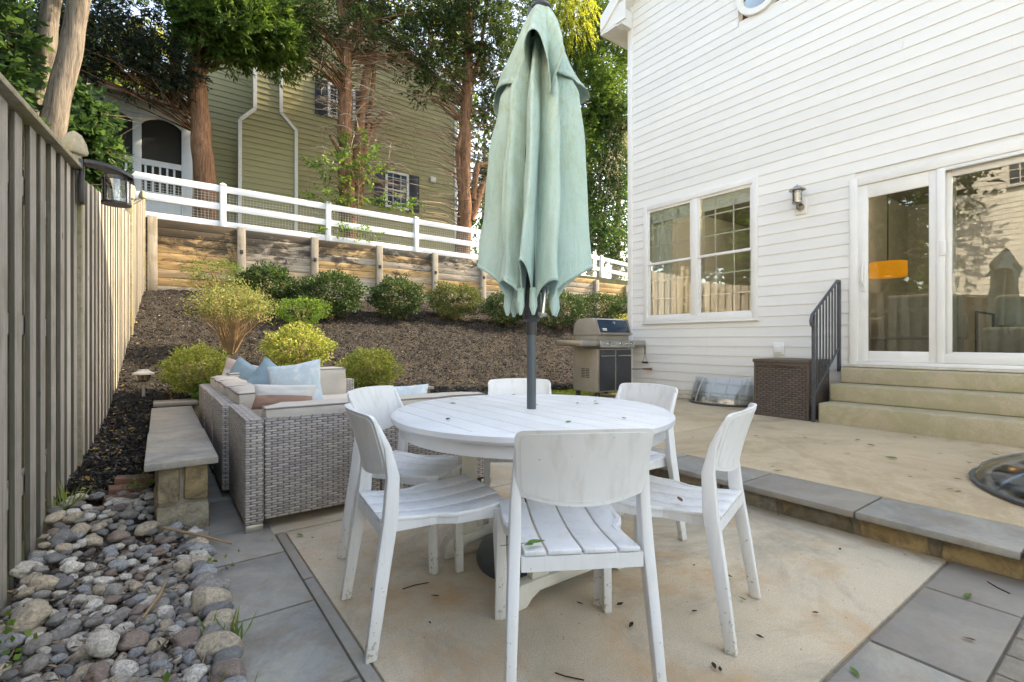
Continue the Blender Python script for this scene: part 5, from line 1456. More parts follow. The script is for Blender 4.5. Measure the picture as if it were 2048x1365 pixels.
for (a, b, c, d) in NW:
    f = MB().box(NX - .04, NX + .05, a, a + .08, c, d).box(NX - .04, NX + .05, b - .08, b, c, d).box(NX - .04, NX + .05, a + .08, b - .08, d - .08, d).box(NX - .04, NX + .05, a + .08, b - .08, c, c + .08).box(NX - .04, NX + .045, a + .08, b - .08, (c + d) / 2 - .03, (c + d) / 2 + .03).build('window', M['trim'], nh)
    MB().box(NX - .02, NX - .01, a + .08, b - .08, c + .08, d - .08).build('pane', M['lidblue'], f)
    mb = MB()
    for j in (1, 2): yy = a + (b - a) * j / 3; mb.box(NX - .009, NX + .01, yy - .012, yy + .012, c + .08, d - .08)
    for j in (1, 2, 4, 5): zz = c + (d - c) * j / 6; mb.box(NX - .008, NX + .009, a + .08, b - .08, zz - .012, zz + .012)
    mb.build('muntin', M['trim'], f)

# ------------------------------------------------------------------ sofa
def wbox(par, nm, x0, x1, y0, y1, z0, z1, bev=.012): return MB().box(x0, x1, y0, y1, z0, z1).build(nm, M['wicker'], par, bevel=bev)
def cushion(par, x0, x1, y0, y1, z0, z1, nm='cushion', rot=0.0):
    """boxy pad with crowned faces and piping along its edges"""
    import bmesh
    cx_, cy_, cz_ = (x0 + x1) / 2, (y0 + y1) / 2, (z0 + z1) / 2; hx, hy, hz = (x1 - x0) / 2, (y1 - y0) / 2, (z1 - z0) / 2
    bm = bmesh.new(); bmesh.ops.create_cube(bm, size=2)
    bmesh.ops.subdivide_edges(bm, edges=bm.edges, cuts=5, use_grid_fill=True)
    for v in bm.verts:
        u = v.co.copy()
        k_ = lambda a, b: (1 - a ** 4) * (1 - b ** 4)
        p = Vector((u.x * hx, u.y * hy, u.z * hz))
        s_ = .022
        if abs(u.z) > .99: p.z += math.copysign(s_ * k_(u.x, u.y), u.z)
        if abs(u.y) > .99: p.y += math.copysign(s_ * .6 * k_(u.x, u.z), u.y)
        if abs(u.x) > .99: p.x += math.copysign(s_ * .6 * k_(u.y, u.z), u.x)
        p += Vector([noise.noise(p * 9 + Vector((cx_ * 5 + i * 9, cy_, 0))) for i in range(3)]) * .010
        v.co = p
    me = bpy.data.meshes.new(nm); bm.to_mesh(me); bm.free(); me.materials.append(M['cushion']); me.shade_smooth()
    try: me.set_sharp_from_angle(angle=R(60))
    except Exception: pass
    o = link(nm, me, par, (cx_, cy_, cz_), (0, 0, rot))
    mb = MB()
    for sz in (-1, 1):
        loop = [(-hx, -hy), (hx, -hy), (hx, hy), (-hx, hy), (-hx, -hy)]
        pts = []
        for (a, b) in zip(loop[:-1], loop[1:]):
            for t in range(6): pts.append((a[0] + (b[0] - a[0]) * t / 6, a[1] + (b[1] - a[1]) * t / 6, sz * hz))
        pts.append(pts[0])
        pts = [Vector(p) + Vector([noise.noise(Vector(p) * 9 + Vector((cx_ * 5 + i * 9, cy_, 0))) for i in range(3)]) * .010 for p in pts]
        mb.tube(pts, .0055, 5, False)
    mb.build('piping', M['piping'], o, smooth=True)
    return o
s1 = empty('wicker_sofa', (0, 0, 0), label='grey wicker sofa section with its back to the dining table', cat='sofa')
wbox(s1, 'arm', .384, .478, 3.03, 3.80, .045, .635)
wbox(s1, 'backrest', .483, 1.165, 3.045, 3.20, .055, .63)
wbox(s1, 'backrest', 1.172, 2.02, 3.045, 3.20, .055, .63)
wbox(s1, 'seat', .483, 2.02, 3.205, 3.78, .06, .32)
for a, b in ((.40, 3.045), (1.95, 3.06), (1.2, 3.05)):
    MB().box(a - .014, a + .075, b - .012, b + .06, .0, .044).build('foot', M['steel'], s1, bevel=.003)
cushion(s1, .50, 1.15, 3.22, 3.80, .325, .46, 'seat_cushion'); cushion(s1, 1.17, 2.0, 3.22, 3.80, .325, .46, 'seat_cushion')
cushion(s1, .50, 1.10, 3.07, 3.25, .47, .678, 'back_cushion'); cushion(s1, 1.16, 1.98, 3.07, 3.25, .47, .672, 'back_cushion')
s2 = empty('wicker_sofa', (0, 0, 0), label='long grey wicker sofa section along the stone bench with beige cushions', cat='sofa')
ys_ = [3.82, 4.51, 5.20, 5.88]
for i, (a, b) in enumerate(zip(ys_[:-1], ys_[1:])):
    xo = .345 - .008 * i
    wbox(s2, 'backrest', xo, xo + .15, a, b - .006, .05, .632)
    wbox(s2, 'seat', xo + .155, 1.08, a, b - .006, .05, .32)
    cushion(s2, xo + .17, 1.08, a + .01, b - .02, .325, .46, 'seat_cushion')
    cushion(s2, xo + .10, xo + .32, a + .01, b - .03, .47, .70, 'back_cushion')
s3 = empty('wicker_sofa', (0, 0, 0), label='far grey wicker sofa section in front of the stone seat wall', cat='sofa')
wbox(s3, 'backrest', 1.10, 1.88, 5.77, 5.92, .05, .62); wbox(s3, 'seat', 1.10, 1.88, 5.14, 5.765, .05, .32)
cushion(s3, 1.12, 1.86, 5.14, 5.72, .325, .46, 'seat_cushion')
cushion(s3, .56, 1.14, 5.52, 5.72, .45, .74, 'back_cushion'); cushion(s3, 1.16, 1.70, 5.52, 5.72, .45, .76, 'back_cushion')
# throw pillows
def pillow(name, w_, h_, t_, m, label, loc, rot):
    n = 16; V = []; Fq = []
    for sgn in (1, -1):
        for j in range(n + 1):
            for i in range(n + 1):
                u, v = i / n * 2 - 1, j / n * 2 - 1
                k_ = max(0, (1 - u ** 2) * (1 - v ** 2)) ** .42
                pin = 1 - .07 * (1 - abs(u) ** 2 * 1.0) * 0
                x_ = u * w_ / 2 * (1 - .09 * (1 - abs(v)) ** 1 * abs(u) ** 6 * 1.0); z_ = v * h_ / 2 * (1 - .09 * (1 - abs(u)) * abs(v) ** 6)
                wr = .012 * noise.noise(Vector((u * 3, v * 3, sgn * 3 + w_ * 10))) * k_
                V.append((x_, sgn * (t_ / 2) * k_ + wr, z_))
    m_ = (n + 1) * (n + 1)
    for s_ in range(2):
        for j in range(n):
            for i in range(n):
                b_ = s_ * m_ + j * (n + 1) + i; q_ = (b_, b_ + 1, b_ + n + 2, b_ + n + 1)
                Fq.append(q_ if s_ else q_[::-1])
    o = np_mesh(name, V, Fq, m, None, True); o.location = loc; o.rotation_euler = rot
    tag(o, label, 'pillow', 'throw pillows on the wicker sofas')
    return o
M['pblue'] = plain('dusty_blue_fabric', (.27, .37, .42), (.21, .30, .35), 6, .9, bump=.006, bscale=7)
M['pice'] = plain('ice_blue_print', (.58, .64, .66), (.48, .57, .62), 26, .9, spots=((.68, .70, .70), 12, .5))
def stripe():
    s = NT('striped_pillow'); tc = s.n('ShaderNodeTexCoord'); sp = s.n('ShaderNodeSeparateXYZ'); s.l(tc.outputs['Object'], sp.inputs[0])
    col = s.ramp(s.m_('MULTIPLY_ADD', sp.outputs[2], 4.5, .5), [(0, (.36, .21, .16)), (.30, (.44, .27, .21)), (.52, (.66, .62, .57)), (.86, (.62, .57, .52)), (.93, (.52, .40, .34))], 'CONSTANT')
    s.bump(s.noise(tc.outputs['Object'], 8, 3, .6), .006); return s.done(col, .9, 0, .2)
M['pstripe'] = stripe()
def at_d(px, py, d): a = ray(px, py); return Vector((a.x * d, a.y * d, CAM_H + a.z * d))
pillow('pillow', .42, .40, .14, M['pice'], 'large square pale blue printed pillow standing in the middle of the sofa', at_d(592, 774, 3.9), (R(-12), R(-9), R(-30)))
pillow('pillow', .46, .46, .15, M['pblue'], 'dusty blue pillow in front of the pale printed one, leaning left', at_d(535, 783, 4.15), (R(-20), R(28), R(-55)))
pillow('pillow', .46, .46, .15, M['pblue'], 'dusty blue pillow at the back left of the sofa', at_d(485, 768, 4.9), (R(-16), R(18), R(-62)))
pillow('pillow', .40, .17, .11, M['pstripe'], 'brown and cream striped lumbar pillow lying at the front of the sofa', at_d(568, 794, 3.22), (R(-14), R(1), R(-31)))
pillow('pillow', .44, .44, .13, M['pstripe'], 'brown and cream striped pillow behind the dusty blue one at far left', at_d(478, 763, 5.25), (R(-10), R(14), R(-40)))
pillow('pillow', .46, .34, .13, M['pice'], 'pale blue printed pillow peeking over the left rear dining chair', at_d(800, 808, 4.0), (R(-30), R(-3), R(-34)))

# ------------------------------------------------------------------ dining table
TX, TY = 1.461, 1.847
TR = .65
tb_ = empty('round_table', (TX, TY, 0), label='round white slatted dining table with umbrella through its centre', cat='table')
nb_ = 12; wS = 2 * TR / nb_
for i in range(nb_):
    xa_, xb_ = -TR + i * wS + .0022, -TR + (i + 1) * wS - .0022
    rr = TR - .004
    up_, dn = [], []
    m_ = 7
    for j in range(m_ + 1):
        x_ = xa_ + (xb_ - xa_) * j / m_; x_ = max(-rr, min(rr, x_)); y_ = math.sqrt(max(0, rr * rr - x_ * x_)); up_.append((x_, y_)); dn.append((x_, -y_))
    poly = dn + up_[::-1]
    cl = []
    for q_ in poly:
        if not cl or (abs(q_[0] - cl[-1][0]) + abs(q_[1] - cl[-1][1])) > 1e-4: cl.append(q_)
    MB().prism(cl, 'z', .712, .742).build('tabletop_slat', M['plastic'], tb_, bevel=.004)
MB().lathe([(TR - .06, .70), (TR + .0, .70), (TR + .012, .712), (TR + .012, .732), (TR - .002, .742), (TR - .004, .742), (TR - .004, .711), (TR - .06, .711)], 72).build('rim', M['plastic'], tb_, smooth=True)
MB().lathe([(TR - .055, .645), (TR - .03, .645), (TR - .03, .699), (TR - .055, .699)], 64).build('apron', M['plastic'], tb_, smooth=True)
MB().box(-.30, .30, -.30, -.24, .60, .699).box(-.30, .30, .24, .30, .60, .699).box(-.55, .55, -.03, .03, .66, .699).build('support_beam', M['pedestal'], tb_, bevel=.004)
for sy in (-1, 1):
    y_ = sy * .285
    pr = [(-.33, 0), (-.27, 0), (-.24, .03), (-.20, .05), (.20, .05), (.24, .03), (.27, 0), (.33, 0), (.33, .06), (.30, .10), (-.30, .10), (-.33, .06)]
    MB().prism(pr, 'y', y_ - .03, y_ + .03).build('foot', M['pedestal'], tb_, bevel=.008)
    for sx in (-1, 1):
        MB().box(sx * .19 - .045, sx * .19 + .045, y_ - .02, y_ + .02, .10, .60).build('post', M['pedestal'], tb_, bevel=.005)

# umbrella
um = empty('patio_umbrella', (TX, TY, 0), label='closed sage green patio umbrella on a slate grey pole through the table', cat='umbrella')
MB().tube([(0, 0, .06), (0, 0, 1.18)], .0225, 20).build('pole', M['pole'], um, smooth=True)
MB().tube([(0, 0, 1.10), (0, 0, 1.165)], .0265, 20).build('collar', M['housing'], um, smooth=True)
MB().lathe([(.028, 1.16), (.042, 1.175), (.046, 1.25), (.040, 1.36), (.026, 1.40)], 20).build('crank_housing', M['housing'], um, smooth=True)
MB().tube([(0, 0, 1.39), (.0, 0, 2.68)], .02, 12).build('upper_pole', M['pole'], um)
cr = MB().tube([(.02, -.04, 1.315), (.025, -.075, 1.315)], .012, 10).tube([(.025, -.072, 1.325), (.015, -.078, 1.26), (.005, -.078, 1.20)], [.017, .011, .010], 10).tube([(-.02, -.085, 1.196), (.028, -.07, 1.196)], .011, 10)
cr.build('crank_handle', M['chrome'], um, smooth=True)
lean = Vector((CS * .045, -SN * .045, 0))
ph0 = .35
def skin(name, rows, N_, zf, rf, par, tf=lambda a, t: a):
    V = []; Fq = []
    for j in range(rows + 1):
        t = j / rows
        for i in range(N_):
            a = 2 * PI * i / N_
            z_ = zf(a, t); r_ = rf(a, t, z_); aa = tf(a, t)
            k_ = (z_ - 1.2) / 1.5
            V.append((r_ * math.cos(aa) + lean.x * k_, r_ * math.sin(aa) + lean.y * k_, z_))
    for j in range(rows):
        for i in range(N_):
            i2 = (i + 1) % N_; Fq.append((j * N_ + i, j * N_ + i2, (j + 1) * N_ + i2, (j + 1) * N_ + i))
    o = np_mesh(name, V, Fq, M['canopy'], par, True)
    sm = o.modifiers.new('thickness', 'SOLIDIFY'); sm.thickness = .0025; sm.offset = 0
    return o
amps = [1.0, .78, 1.12, .85, 1.05, .9, 1.15, .8]
def fold(a):
    """0 at the ribs, 1 at the middle of each panel; panels drape unevenly"""
    q_ = (a / (2 * PI) * 8) % 8; i = int(q_); f_ = q_ - i
    skew = [.5, .38, .62, .45, .55, .40, .6, .5][i]
    f_ = f_ / skew * .5 if f_ < skew else .5 + (f_ - skew) / (1 - skew) * .5
    return math.sin(PI * f_), amps[i], i
def hemz(a):
    f_, am, i = fold(a)
    return 1.205 + (.205 * am * f_ ** .9) - [.0, .02, .0, .03, .0, .05, .02, .0][i] * f_
def c_z(a, t): return 2.53 + (hemz(a) - 2.53) * t
def c_r(a, t, z_):
    f_, am, i = fold(a)
    inner = .040 + .060 * t ** 1.2
    outer = .150 + .100 * t ** .9
    if t < .24: outer = .04 + (outer - .04) * (t / .24) ** .75
    rr = inner + (outer - inner) * (f_ ** 1.9) * am
    rr += .020 * (abs(math.sin(8 * a + 1.1 + .9 * math.sin(t * 3 + a))) - .5) * min(1, t * 4) * (.4 + .6 * f_)
    rr += .030 * noise.noise(Vector((math.cos(a) * 2.2, math.sin(a) * 2.2, z_ * 2.4))) * min(1, t * 5) + .010 * noise.noise(Vector((math.cos(a) * 7, math.sin(a) * 7, z_ * 6)))
    rr += .007 * math.sin(a * 26 + 3 * math.sin(t * 4)) * t * (1 - f_ * .4)
    return rr
skin('canopy', 60, 320, c_z, c_r, um, lambda a, t: a + ph0 + .16 * math.sin(t * 2.2 + a * 2) * t + .10 * math.sin(a * 3))
def v_z(a, t):
    return 2.685 + (2.32 - .075 * math.sin(3 * a + 1.0) + .06 * math.sin(5 * a + 2) - 2.685) * t
def v_r(a, t, z_):
    base = .034 + .142 * t ** .8
    return base * (1 + .36 * t * math.sin(3 * a + 1.9) + .34 * t * math.sin(5 * a + .5 + 2 * t) + .16 * t * math.sin(9 * a + 2 * t)) + .022 * t * noise.noise(Vector((math.cos(a) * 3, math.sin(a) * 3, z_ * 9)))
skin('vent_flap', 26, 220, v_z, v_r, um, lambda a, t: a + .35 * t * math.sin(2 * a + .7))
k_ = (2.69 - 1.2) / 1.5
for nm, zf, rf, tf, n_ in (('hem', c_z, c_r, lambda a, t: a + ph0 + .16 * math.sin(t * 2.2 + a * 2) * t + .10 * math.sin(a * 3), 320), ('flap_hem', v_z, v_r, lambda a, t: a + .35 * t * math.sin(2 * a + .7), 220)):
    V = []; Fq = []
    for t in (.985 if nm == 'hem' else .93, 1.002):
        for i in range(n_):
            a = 2 * PI * i / n_; z_ = zf(a, t); r_ = rf(a, t, z_) + .0026; aa = tf(a, t); kk = (z_ - 1.2) / 1.5
            V.append((r_ * math.cos(aa) + lean.x * kk, r_ * math.sin(aa) + lean.y * kk, z_))
    for i in range(n_): i2 = (i + 1) % n_; Fq.append((i, i2, n_ + i2, n_ + i))
    o = np_mesh(nm, V, Fq, M['canopy'], um, True); sm = o.modifiers.new('thickness', 'SOLIDIFY'); sm.thickness = .003; sm.offset = 0
MB().lathe([(.045, 2.665), (.052, 2.68), (.047, 2.695), (.02, 2.715), (.016, 2.73), (0, 2.735)], 24, (lean.x * k_, lean.y * k_, 0)).build('finial', M['housing'], um, smooth=True)
for i in range(8):
    a = ph0 + 2 * PI * i / 8 + .10 * math.sin(2 * PI * i / 8 * 3) + .16 * math.sin(2.2 + 4 * PI * i / 8)
    r_ = .118
    rb = MB().tube([(.05 * math.cos(a), .05 * math.sin(a), 2.4), (r_ * math.cos(a), r_ * math.sin(a), 1.22)], .008, 6).build('rib', M['housing'], um)
    mb = MB().tube([(r_ * 1.02 * math.cos(a), r_ * 1.02 * math.sin(a), 1.315), (r_ * 1.05 * math.cos(a), r_ * 1.05 * math.sin(a), 1.23), (r_ * 1.05 * math.cos(a), r_ * 1.05 * math.sin(a), 1.19)], [.016, .019, .006], 10)
    mb.build('rib_pocket', M['canopy'], rb, smooth=True)
ub = empty('umbrella_base', (TX + .01, TY + .02, 0), label='round charcoal umbrella base weight on the concrete under the table', cat='umbrella base')
MB().lathe([(.26, .0), (.265, .02), (.25, .07), (.16, .10), (.05, .115), (.04, .20), (.026, .21)], 48).build('weight', M['pole'], ub, smooth=True)
MB().lathe([(.03, .20), (.034, .22), (.034, .34), (.026, .36)], 16).build('sleeve', M['housing'], ub, smooth=True)

# chairs
def make_chair(label):
    r_ = empty('dining_chair', label=label, cat='chair', group='white dining chairs round the table')
    # rear legs run up past the seat as back uprights: raked, with a forward kink under the backrest
    for sx in (-1, 1):
        P_ = [(.225, -.055, 0), (.212, -.012, .28), (.203, .018, .46), (.198, .028, .60), (.197, .010, .70), (.196, -.03, .79)]
        W_ = [(.030, .040), (.034, .048), (.036, .052), (.032, .044), (.022, .026), (.016, .016)]
        V = []; Fq = []
        for (x_, y_, z_), (a_, b_) in zip(P_, W_):
            for (ux, uy) in ((-.5, -.5), (.5, -.5), (.5, .5), (-.5, .5)): V.append((sx * x_ + ux * a_, y_ + uy * b_, z_))
        for i in range(len(P_) - 1):
            for k_ in range(4): k2 = (k_ + 1) % 4; Fq.append((i * 4 + k_, i * 4 + k2, i * 4 + 4 + k2, i * 4 + 4 + k_))
        Fq += [(3, 2, 1, 0), tuple(len(V) - 4 + k_ for k_ in range(4))]
        MB().add(V, Fq).build('leg', M['chair'], r_, bevel=.006)
        MB().hexa([(sx * .215 - .016, .432, 0), (sx * .215 + .016, .432, 0), (sx * .215 + .016, .468, 0), (sx * .215 - .016, .468, 0), (sx * .205 - .018, .415, .43), (sx * .205 + .018, .415, .43), (sx * .205 + .018, .462, .43), (sx * .205 - .018, .462, .43)]).build('leg', M['chair'], r_, bevel=.006)
    # seat frame under the slats
    def seatz(y_): return .452 - .018 * math.sin(PI * min(1, max(0, y_ / .48)))
    mb = MB()
    for sx in (-1, 1):
        pp = [(.172, -.005), (.172, .20), (.208, .27), (.214, .47)]
        for (a_, b_) in zip(pp[:-1], pp[1:]):
            mb.hexa([(sx * a_[0], a_[1], .395), (sx * b_[0], b_[1], .395), (sx * (b_[0] - .016), b_[1], .395), (sx * (a_[0] - .016), a_[1], .395), (sx * a_[0], a_[1], .438), (sx * b_[0], b_[1], .438), (sx * (b_[0] - .016), b_[1], .438), (sx * (a_[0] - .016), a_[1], .438)])
    mb.box(-.185, .185, -.012, .008, .392, .436).box(-.19, .19, .452, .47, .40, .436)
    mb.build('seat_frame', M['chair'], r_)
    xs_ = [-.216, -.108, 0, .108, .216]
    for i in range(4):
        xa_, xb_ = xs_[i] + .0035, xs_[i + 1] - .0035
        V = []; Fq = []; n = 14
        for j in range(n + 1):
            y_ = -.012 + .50 * j / n
            hw = .176 if y_ < .20 else (.176 + (y_ - .20) / .06 * .04 if y_ < .26 else .216 - (y_ - .26) * .02)
            lo, hi = max(xa_, -hw), min(xb_, hw)
            if i == 0: hi = xb_
            if i == 3: lo = xa_
            ye = y_ - (.012 if (j == n and i in (0, 3)) else 0)
            for (x_, dz) in ((lo, 0), (hi, 0), (hi, -.013), (lo, -.013)): V.append((x_, ye, seatz(y_) + dz))
        for j in range(n):
            for k_ in range(4): k2 = (k_ + 1) % 4; Fq.append((j * 4 + k_, j * 4 + k2, j * 4 + 4 + k2, j * 4 + 4 + k_))
        Fq += [(3, 2, 1, 0), tuple(len(V) - 4 + k_ for k_ in range(4))]
        MB().add(V, Fq).build('seat_slat', M['chair'], r_, bevel=.003)
    # curved back shell with a raised rim line
    def shell(nm, w_, z0, z1, th, off, sag, par):
        n, m = 24, 14; V = []; Fq = []
        for s_ in (0, 1):
            for j in range(m + 1):
                for i in range(n + 1):
                    u = math.sin((i / n * 2 - 1) * PI / 2); v = .5 - .5 * math.cos(PI * j / m)
                    # rounded rectangle outline, narrower towards the bottom, bottom edge bowed down
                    rc = .028
                    zz = z0 + (z1 - z0) * v - (sag * (1 - u * u)) * (1 - v) - .006 * (u * u) * v
                    ww = w_ * (.94 + .06 * v)
                    edge = min(v, 1 - v) * (z1 - z0)
                    if edge < rc: ww -= rc - math.sqrt(max(0, rc * rc - (rc - edge) ** 2))
                    x_ = u * ww
                    lean_ = .028 - (zz - .60) ** 1.25 * .42 if zz > .60 else .028
                    y_ = lean_ - .042 * (1 - (x_ / .208) ** 2) + off + (0 if s_ else -th)
                    V.append((x_, y_, zz))
        M_ = (n + 1) * (m + 1)
        for s_ in (0, 1):
            for j in range(m):
                for i in range(n):
                    b_ = s_ * M_ + j * (n + 1) + i; q_ = (b_, b_ + 1, b_ + n + 2, b_ + n + 1); Fq.append(q_ if s_ == 0 else q_[::-1])
        for i in range(n):
            Fq.append((i, M_ + i, M_ + i + 1, i + 1)); b_ = m * (n + 1) + i; Fq.append((b_, b_ + 1, M_ + b_ + 1, M_ + b_))
        for j in range(m):
            b_ = j * (n + 1); Fq.append((b_, b_ + n + 1, M_ + b_ + n + 1, M_ + b_)); b_ += n; Fq.append((b_, M_ + b_, M_ + b_ + n + 1, b_ + n + 1))
        return MB().add(V, Fq).build(nm, M['chair'], par, bevel=.003)
    bk = shell('backrest', .208, .605, .822, .013, 0, .022, r_)
    shell('back_panel', .194, .617, .811, .004, -.0108, .022, bk)
    return r_
chairs = [
    (1.45, .21, (.439, -.047), 'white slatted dining chair in the foreground with its back to the viewer'),
    (1.845, -.535, (.485, .875), 'white dining chair at the near left of the table, turned to the right'),
    (2.586, -.71, (-.341, .94), 'white dining chair at the far left of the table beside the sofa'),
    (3.15, .05, (-1, .04), 'white dining chair directly behind the umbrella pole on the far side'),
    (1.875, .84, (.59, -.81), 'white dining chair at the near right of the table, brown leaf on seat'),
    (2.766, .747, (-.57, -.82), 'white dining chair at the far right of the table near the upper patio')]
proto = None
for d_, l_, (hd, hl), lab in chairs:
    x_, y_ = cw(d_, l_); fx_, fy_ = cw(hd, hl)
    if proto is None: o = proto = make_chair(lab)
    else: o = copy_tree(proto); o['label'] = lab
    o.location = (x_, y_, 0); o.rotation_euler = (0, 0, math.atan2(-fx_, fy_))

# ------------------------------------------------------------------ river rocks
import bmesh
base_meshes = []
for k_ in range(16):
    bm = bmesh.new(); bmesh.ops.create_icosphere(bm, subdivisions=3, radius=.5)
    sx, sy, sz = 1, random.uniform(.65, .95), random.uniform(.50, .78)
    for v in bm.verts:
        d_ = v.co.normalized()
        q_ = 1 + .34 * noise.noise(d_ * 1.1 + Vector((k_ * 5, 0, 0))) + .10 * noise.noise(d_ * 2.6 + Vector((0, k_ * 5, 0)))
        c_ = Vector((abs(d_.x) ** .85 * math.copysign(1, d_.x), abs(d_.y) ** .85 * math.copysign(1, d_.y), abs(d_.z) ** .8 * math.copysign(1, d_.z))) if k_ % 3 == 0 else d_
        v.co = Vector((c_.x * sx, c_.y * sy, c_.z * sz)) * .5 * q_
    me = bpy.data.meshes.new('river_rock'); bm.to_mesh(me); bm.free(); me.materials.append(M['rock']); me.shade_smooth(); base_meshes.append(me)
MBx = MB().box(-.5, .195, -1.5, 3.2, -.12, -.01).hexa([(-.5, 2.6, -.1), (-.02, 2.6, -.1), (-.02, 3.95, -.1), (-.5, 3.95, -.1), (-.5, 2.6, -.02), (-.02, 2.6, -.02), (-.02, 3.95, .075), (-.5, 3.95, .075)])
tag(MBx.build('rock_bed', M['soil']), kind='structure')
random.seed(21)
placed = []
def place_rock(x_, y_, z_, s_, big=False):
    me = random.choice(base_meshes)
    o = link('river_rock', me, None, (x_, y_, z_), (random.uniform(-.35, .35), random.uniform(-.35, .35), random.uniform(0, 2 * PI)), (s_, s_, s_ * random.uniform(.8, 1.1)))
    if big: tag(o, 'larger pale rock in the row edging the bluestone', 'rock', 'larger rocks edging the bluestone')
    else: tag(o, 'rounded grey or tan river rock in the bed by the fence', 'rock', 'river rocks by the fence')
    placed.append((x_, y_, s_ * .4)); return o
y_ = .9
while y_ < 3.12:
    s_ = random.uniform(.09, .15)
    place_rock(.165 + random.uniform(-.015, .02), y_ + s_ * .4, .035, s_, True); y_ += s_ * .72
for (px, py, s_) in ((255, 1005, .17), (185, 1018, .12), (60, 1225, .12), (215, 975, .11), (205, 1275, .10)):
    p = on_z(px, py, .09); place_rock(p.x, p.y, .07, s_)
tries = 0; cnt = 0
while cnt < 292 and tries < 30000:
    tries += 1
    s_ = random.choice((.04, .045, .05, .055, .06, .065, .07, .085, .10)) * random.uniform(.9, 1.15)
    x_ = random.uniform(-.47, .12); y_ = random.uniform(1.62, 3.85)
    if x_ > 0 - .02 and y_ > 3.2: continue
    if all((x_ - a) ** 2 + (y_ - b) ** 2 > (.76 * (s_ * .42 + c)) ** 2 for a, b, c in placed):
        place_rock(x_, y_, .012 + s_ * .18 + .078 * max(0, y_ - 2.6) + .02 * (x_ < -.3), s_); cnt += 1
# small stones filling the gaps
V = []; Fq = []; b0 = 0
sm_me = bmesh.new(); bmesh.ops.create_icosphere(sm_me, subdivisions=1, radius=.5); sv = np.array([v.co[:] for v in sm_me.verts]); sf = np.array([[v.index for v in f.verts] for f in sm_me.faces]); sm_me.free()
for i in range(3800):
    s_ = random.uniform(.02, .055) * (1.0 if i > 900 else 1.25); a = random.uniform(0, 6.28)
    q_ = sv * [s_, s_ * .75, s_ * .55]; q_ = q_ @ np.array([[math.cos(a), math.sin(a), 0], [-math.sin(a), math.cos(a), 0], [0, 0, 1]])
    V.append(q_ + [random.uniform(-.49, .19), random.uniform(-1.0, 3.3), random.uniform(.0, .025)]); Fq.append(sf + b0); b0 += len(sv)
def peb():
    s = NT('pebble'); ge = s.n('ShaderNodeNewGeometry')
    col = s.ramp(ge.outputs['Random Per Island'], [(0, (.25, .23, .21)), (.25, (.12, .11, .10)), (.5, (.34, .30, .25)), (.75, (.18, .17, .17))], 'CONSTANT')
    return s.done(col, .75)
o = np_mesh('gravel', np.concatenate(V), np.concatenate(Fq), peb(), None, True); tag(o, 'small pebbles filling the gaps between the river rocks', 'gravel', kind='stuff')
P = np.stack([rng.uniform(-.48, .18, 1300), rng.uniform(1.0, 3.3, 1300), rng.uniform(.01, .05, 1300)], 1)
D = rng.normal(size=P.shape); D[:, 2] *= .3
tag(leaf_mesh('dry_litter', P, D, rng.uniform(.02, .06, 1300), rng.uniform(.004, .015, 1300), M['twig']), 'dry brown leaf litter caught between the river rocks', 'litter', kind='stuff')

# bricks half buried by the bench
for i, (x_, y_, z_, rz, tl) in enumerate(((-.155, 3.90, .125, .1, .12), (-.13, 4.02, .155, -.05, .05), (-.17, 3.80, .09, .25, .3))):
    o = MB().box(-.1, .1, -.045, .045, -.03, .03).build('brick', M['redbrick'], None, bevel=.005); o.location = (x_, y_, z_); o.rotation_euler = (tl, .1, rz)
    tag(o, 'weathered red brick half buried at the end of the mulch strip beside the bench', 'brick', 'loose bricks beside the stone bench')
# stick across the rocks
o = MB().tube([(.02, 3.10, .10), (.10, 3.02, .085), (.2, 2.95, .06), (.30, 2.86, .03)], [.008, .009, .008, .005], 6).build('stick', M['stem'], None, smooth=True)
tag(o, 'brown stick lying across the rocks at the foot of the bench', 'stick')
o = MB().tube([(-.05, 2.22, .06), (.0, 2.35, .07), (.03, 2.50, .075)], [.005, .006, .003], 6).build('stick', M['stem'], None, smooth=True)
tag(o, 'thin brown stick lying in the middle of the river rocks', 'stick')
# weeds
def weed(x_, y_, z_, n, L_, label, m, wd=.008, spread=.5, broad=False):
    r_ = empty('weed', (x_, y_, z_), label=label, cat='weed')
    P_ = rng.normal(size=(n, 3)) * [.03, .03, 0] if not broad else rng.normal(size=(n, 3)) * [.05, .05, .025] + [0, 0, .04]
    D_ = rng.normal(size=(n, 3)) * spread; D_[:, 2] = np.abs(D_[:, 2]) + (1 if not broad else .2)
    leaf_mesh('leaves', P_, D_, rng.uniform(.5, 1, n) * L_, wd, m, r_)
weed(.195, 1.98, .0, 26, .13, 'tuft of grass growing between the edging rocks and the bluestone', M['grass'])
weed(-.43, 3.72, .11, 22, .20, 'grass tuft at the fence foot beside the top of the rock bed', M['grass'])
weed(-.47, 2.42, .02, 60, .035, 'green broad leaved weed at the foot of the fence among rocks', M['green'], .025, 1, True)
weed(-.44, 2.18, .02, 70, .035, 'green weed patch below the fence near the left edge', M['green'], .025, 1, True)
weed(-.08, 3.74, .15, 30, .03, 'small green weed sprouting by the loose bricks', M['green'], .02, 1, True)
weed(-.02, 1.60, .02, 60, .04, 'small leafy weed among the rocks at the bottom edge', M['green'], .022, 1, True)
weed(.18, 1.62, .0, 14, .10, 'thin grass blades leaning over the bluestone near the bottom', M['grass'])
weed(.20, 2.62, .0, 18, .03, 'tiny green sprig at the paver edge', M['green'], .015, 1, True)

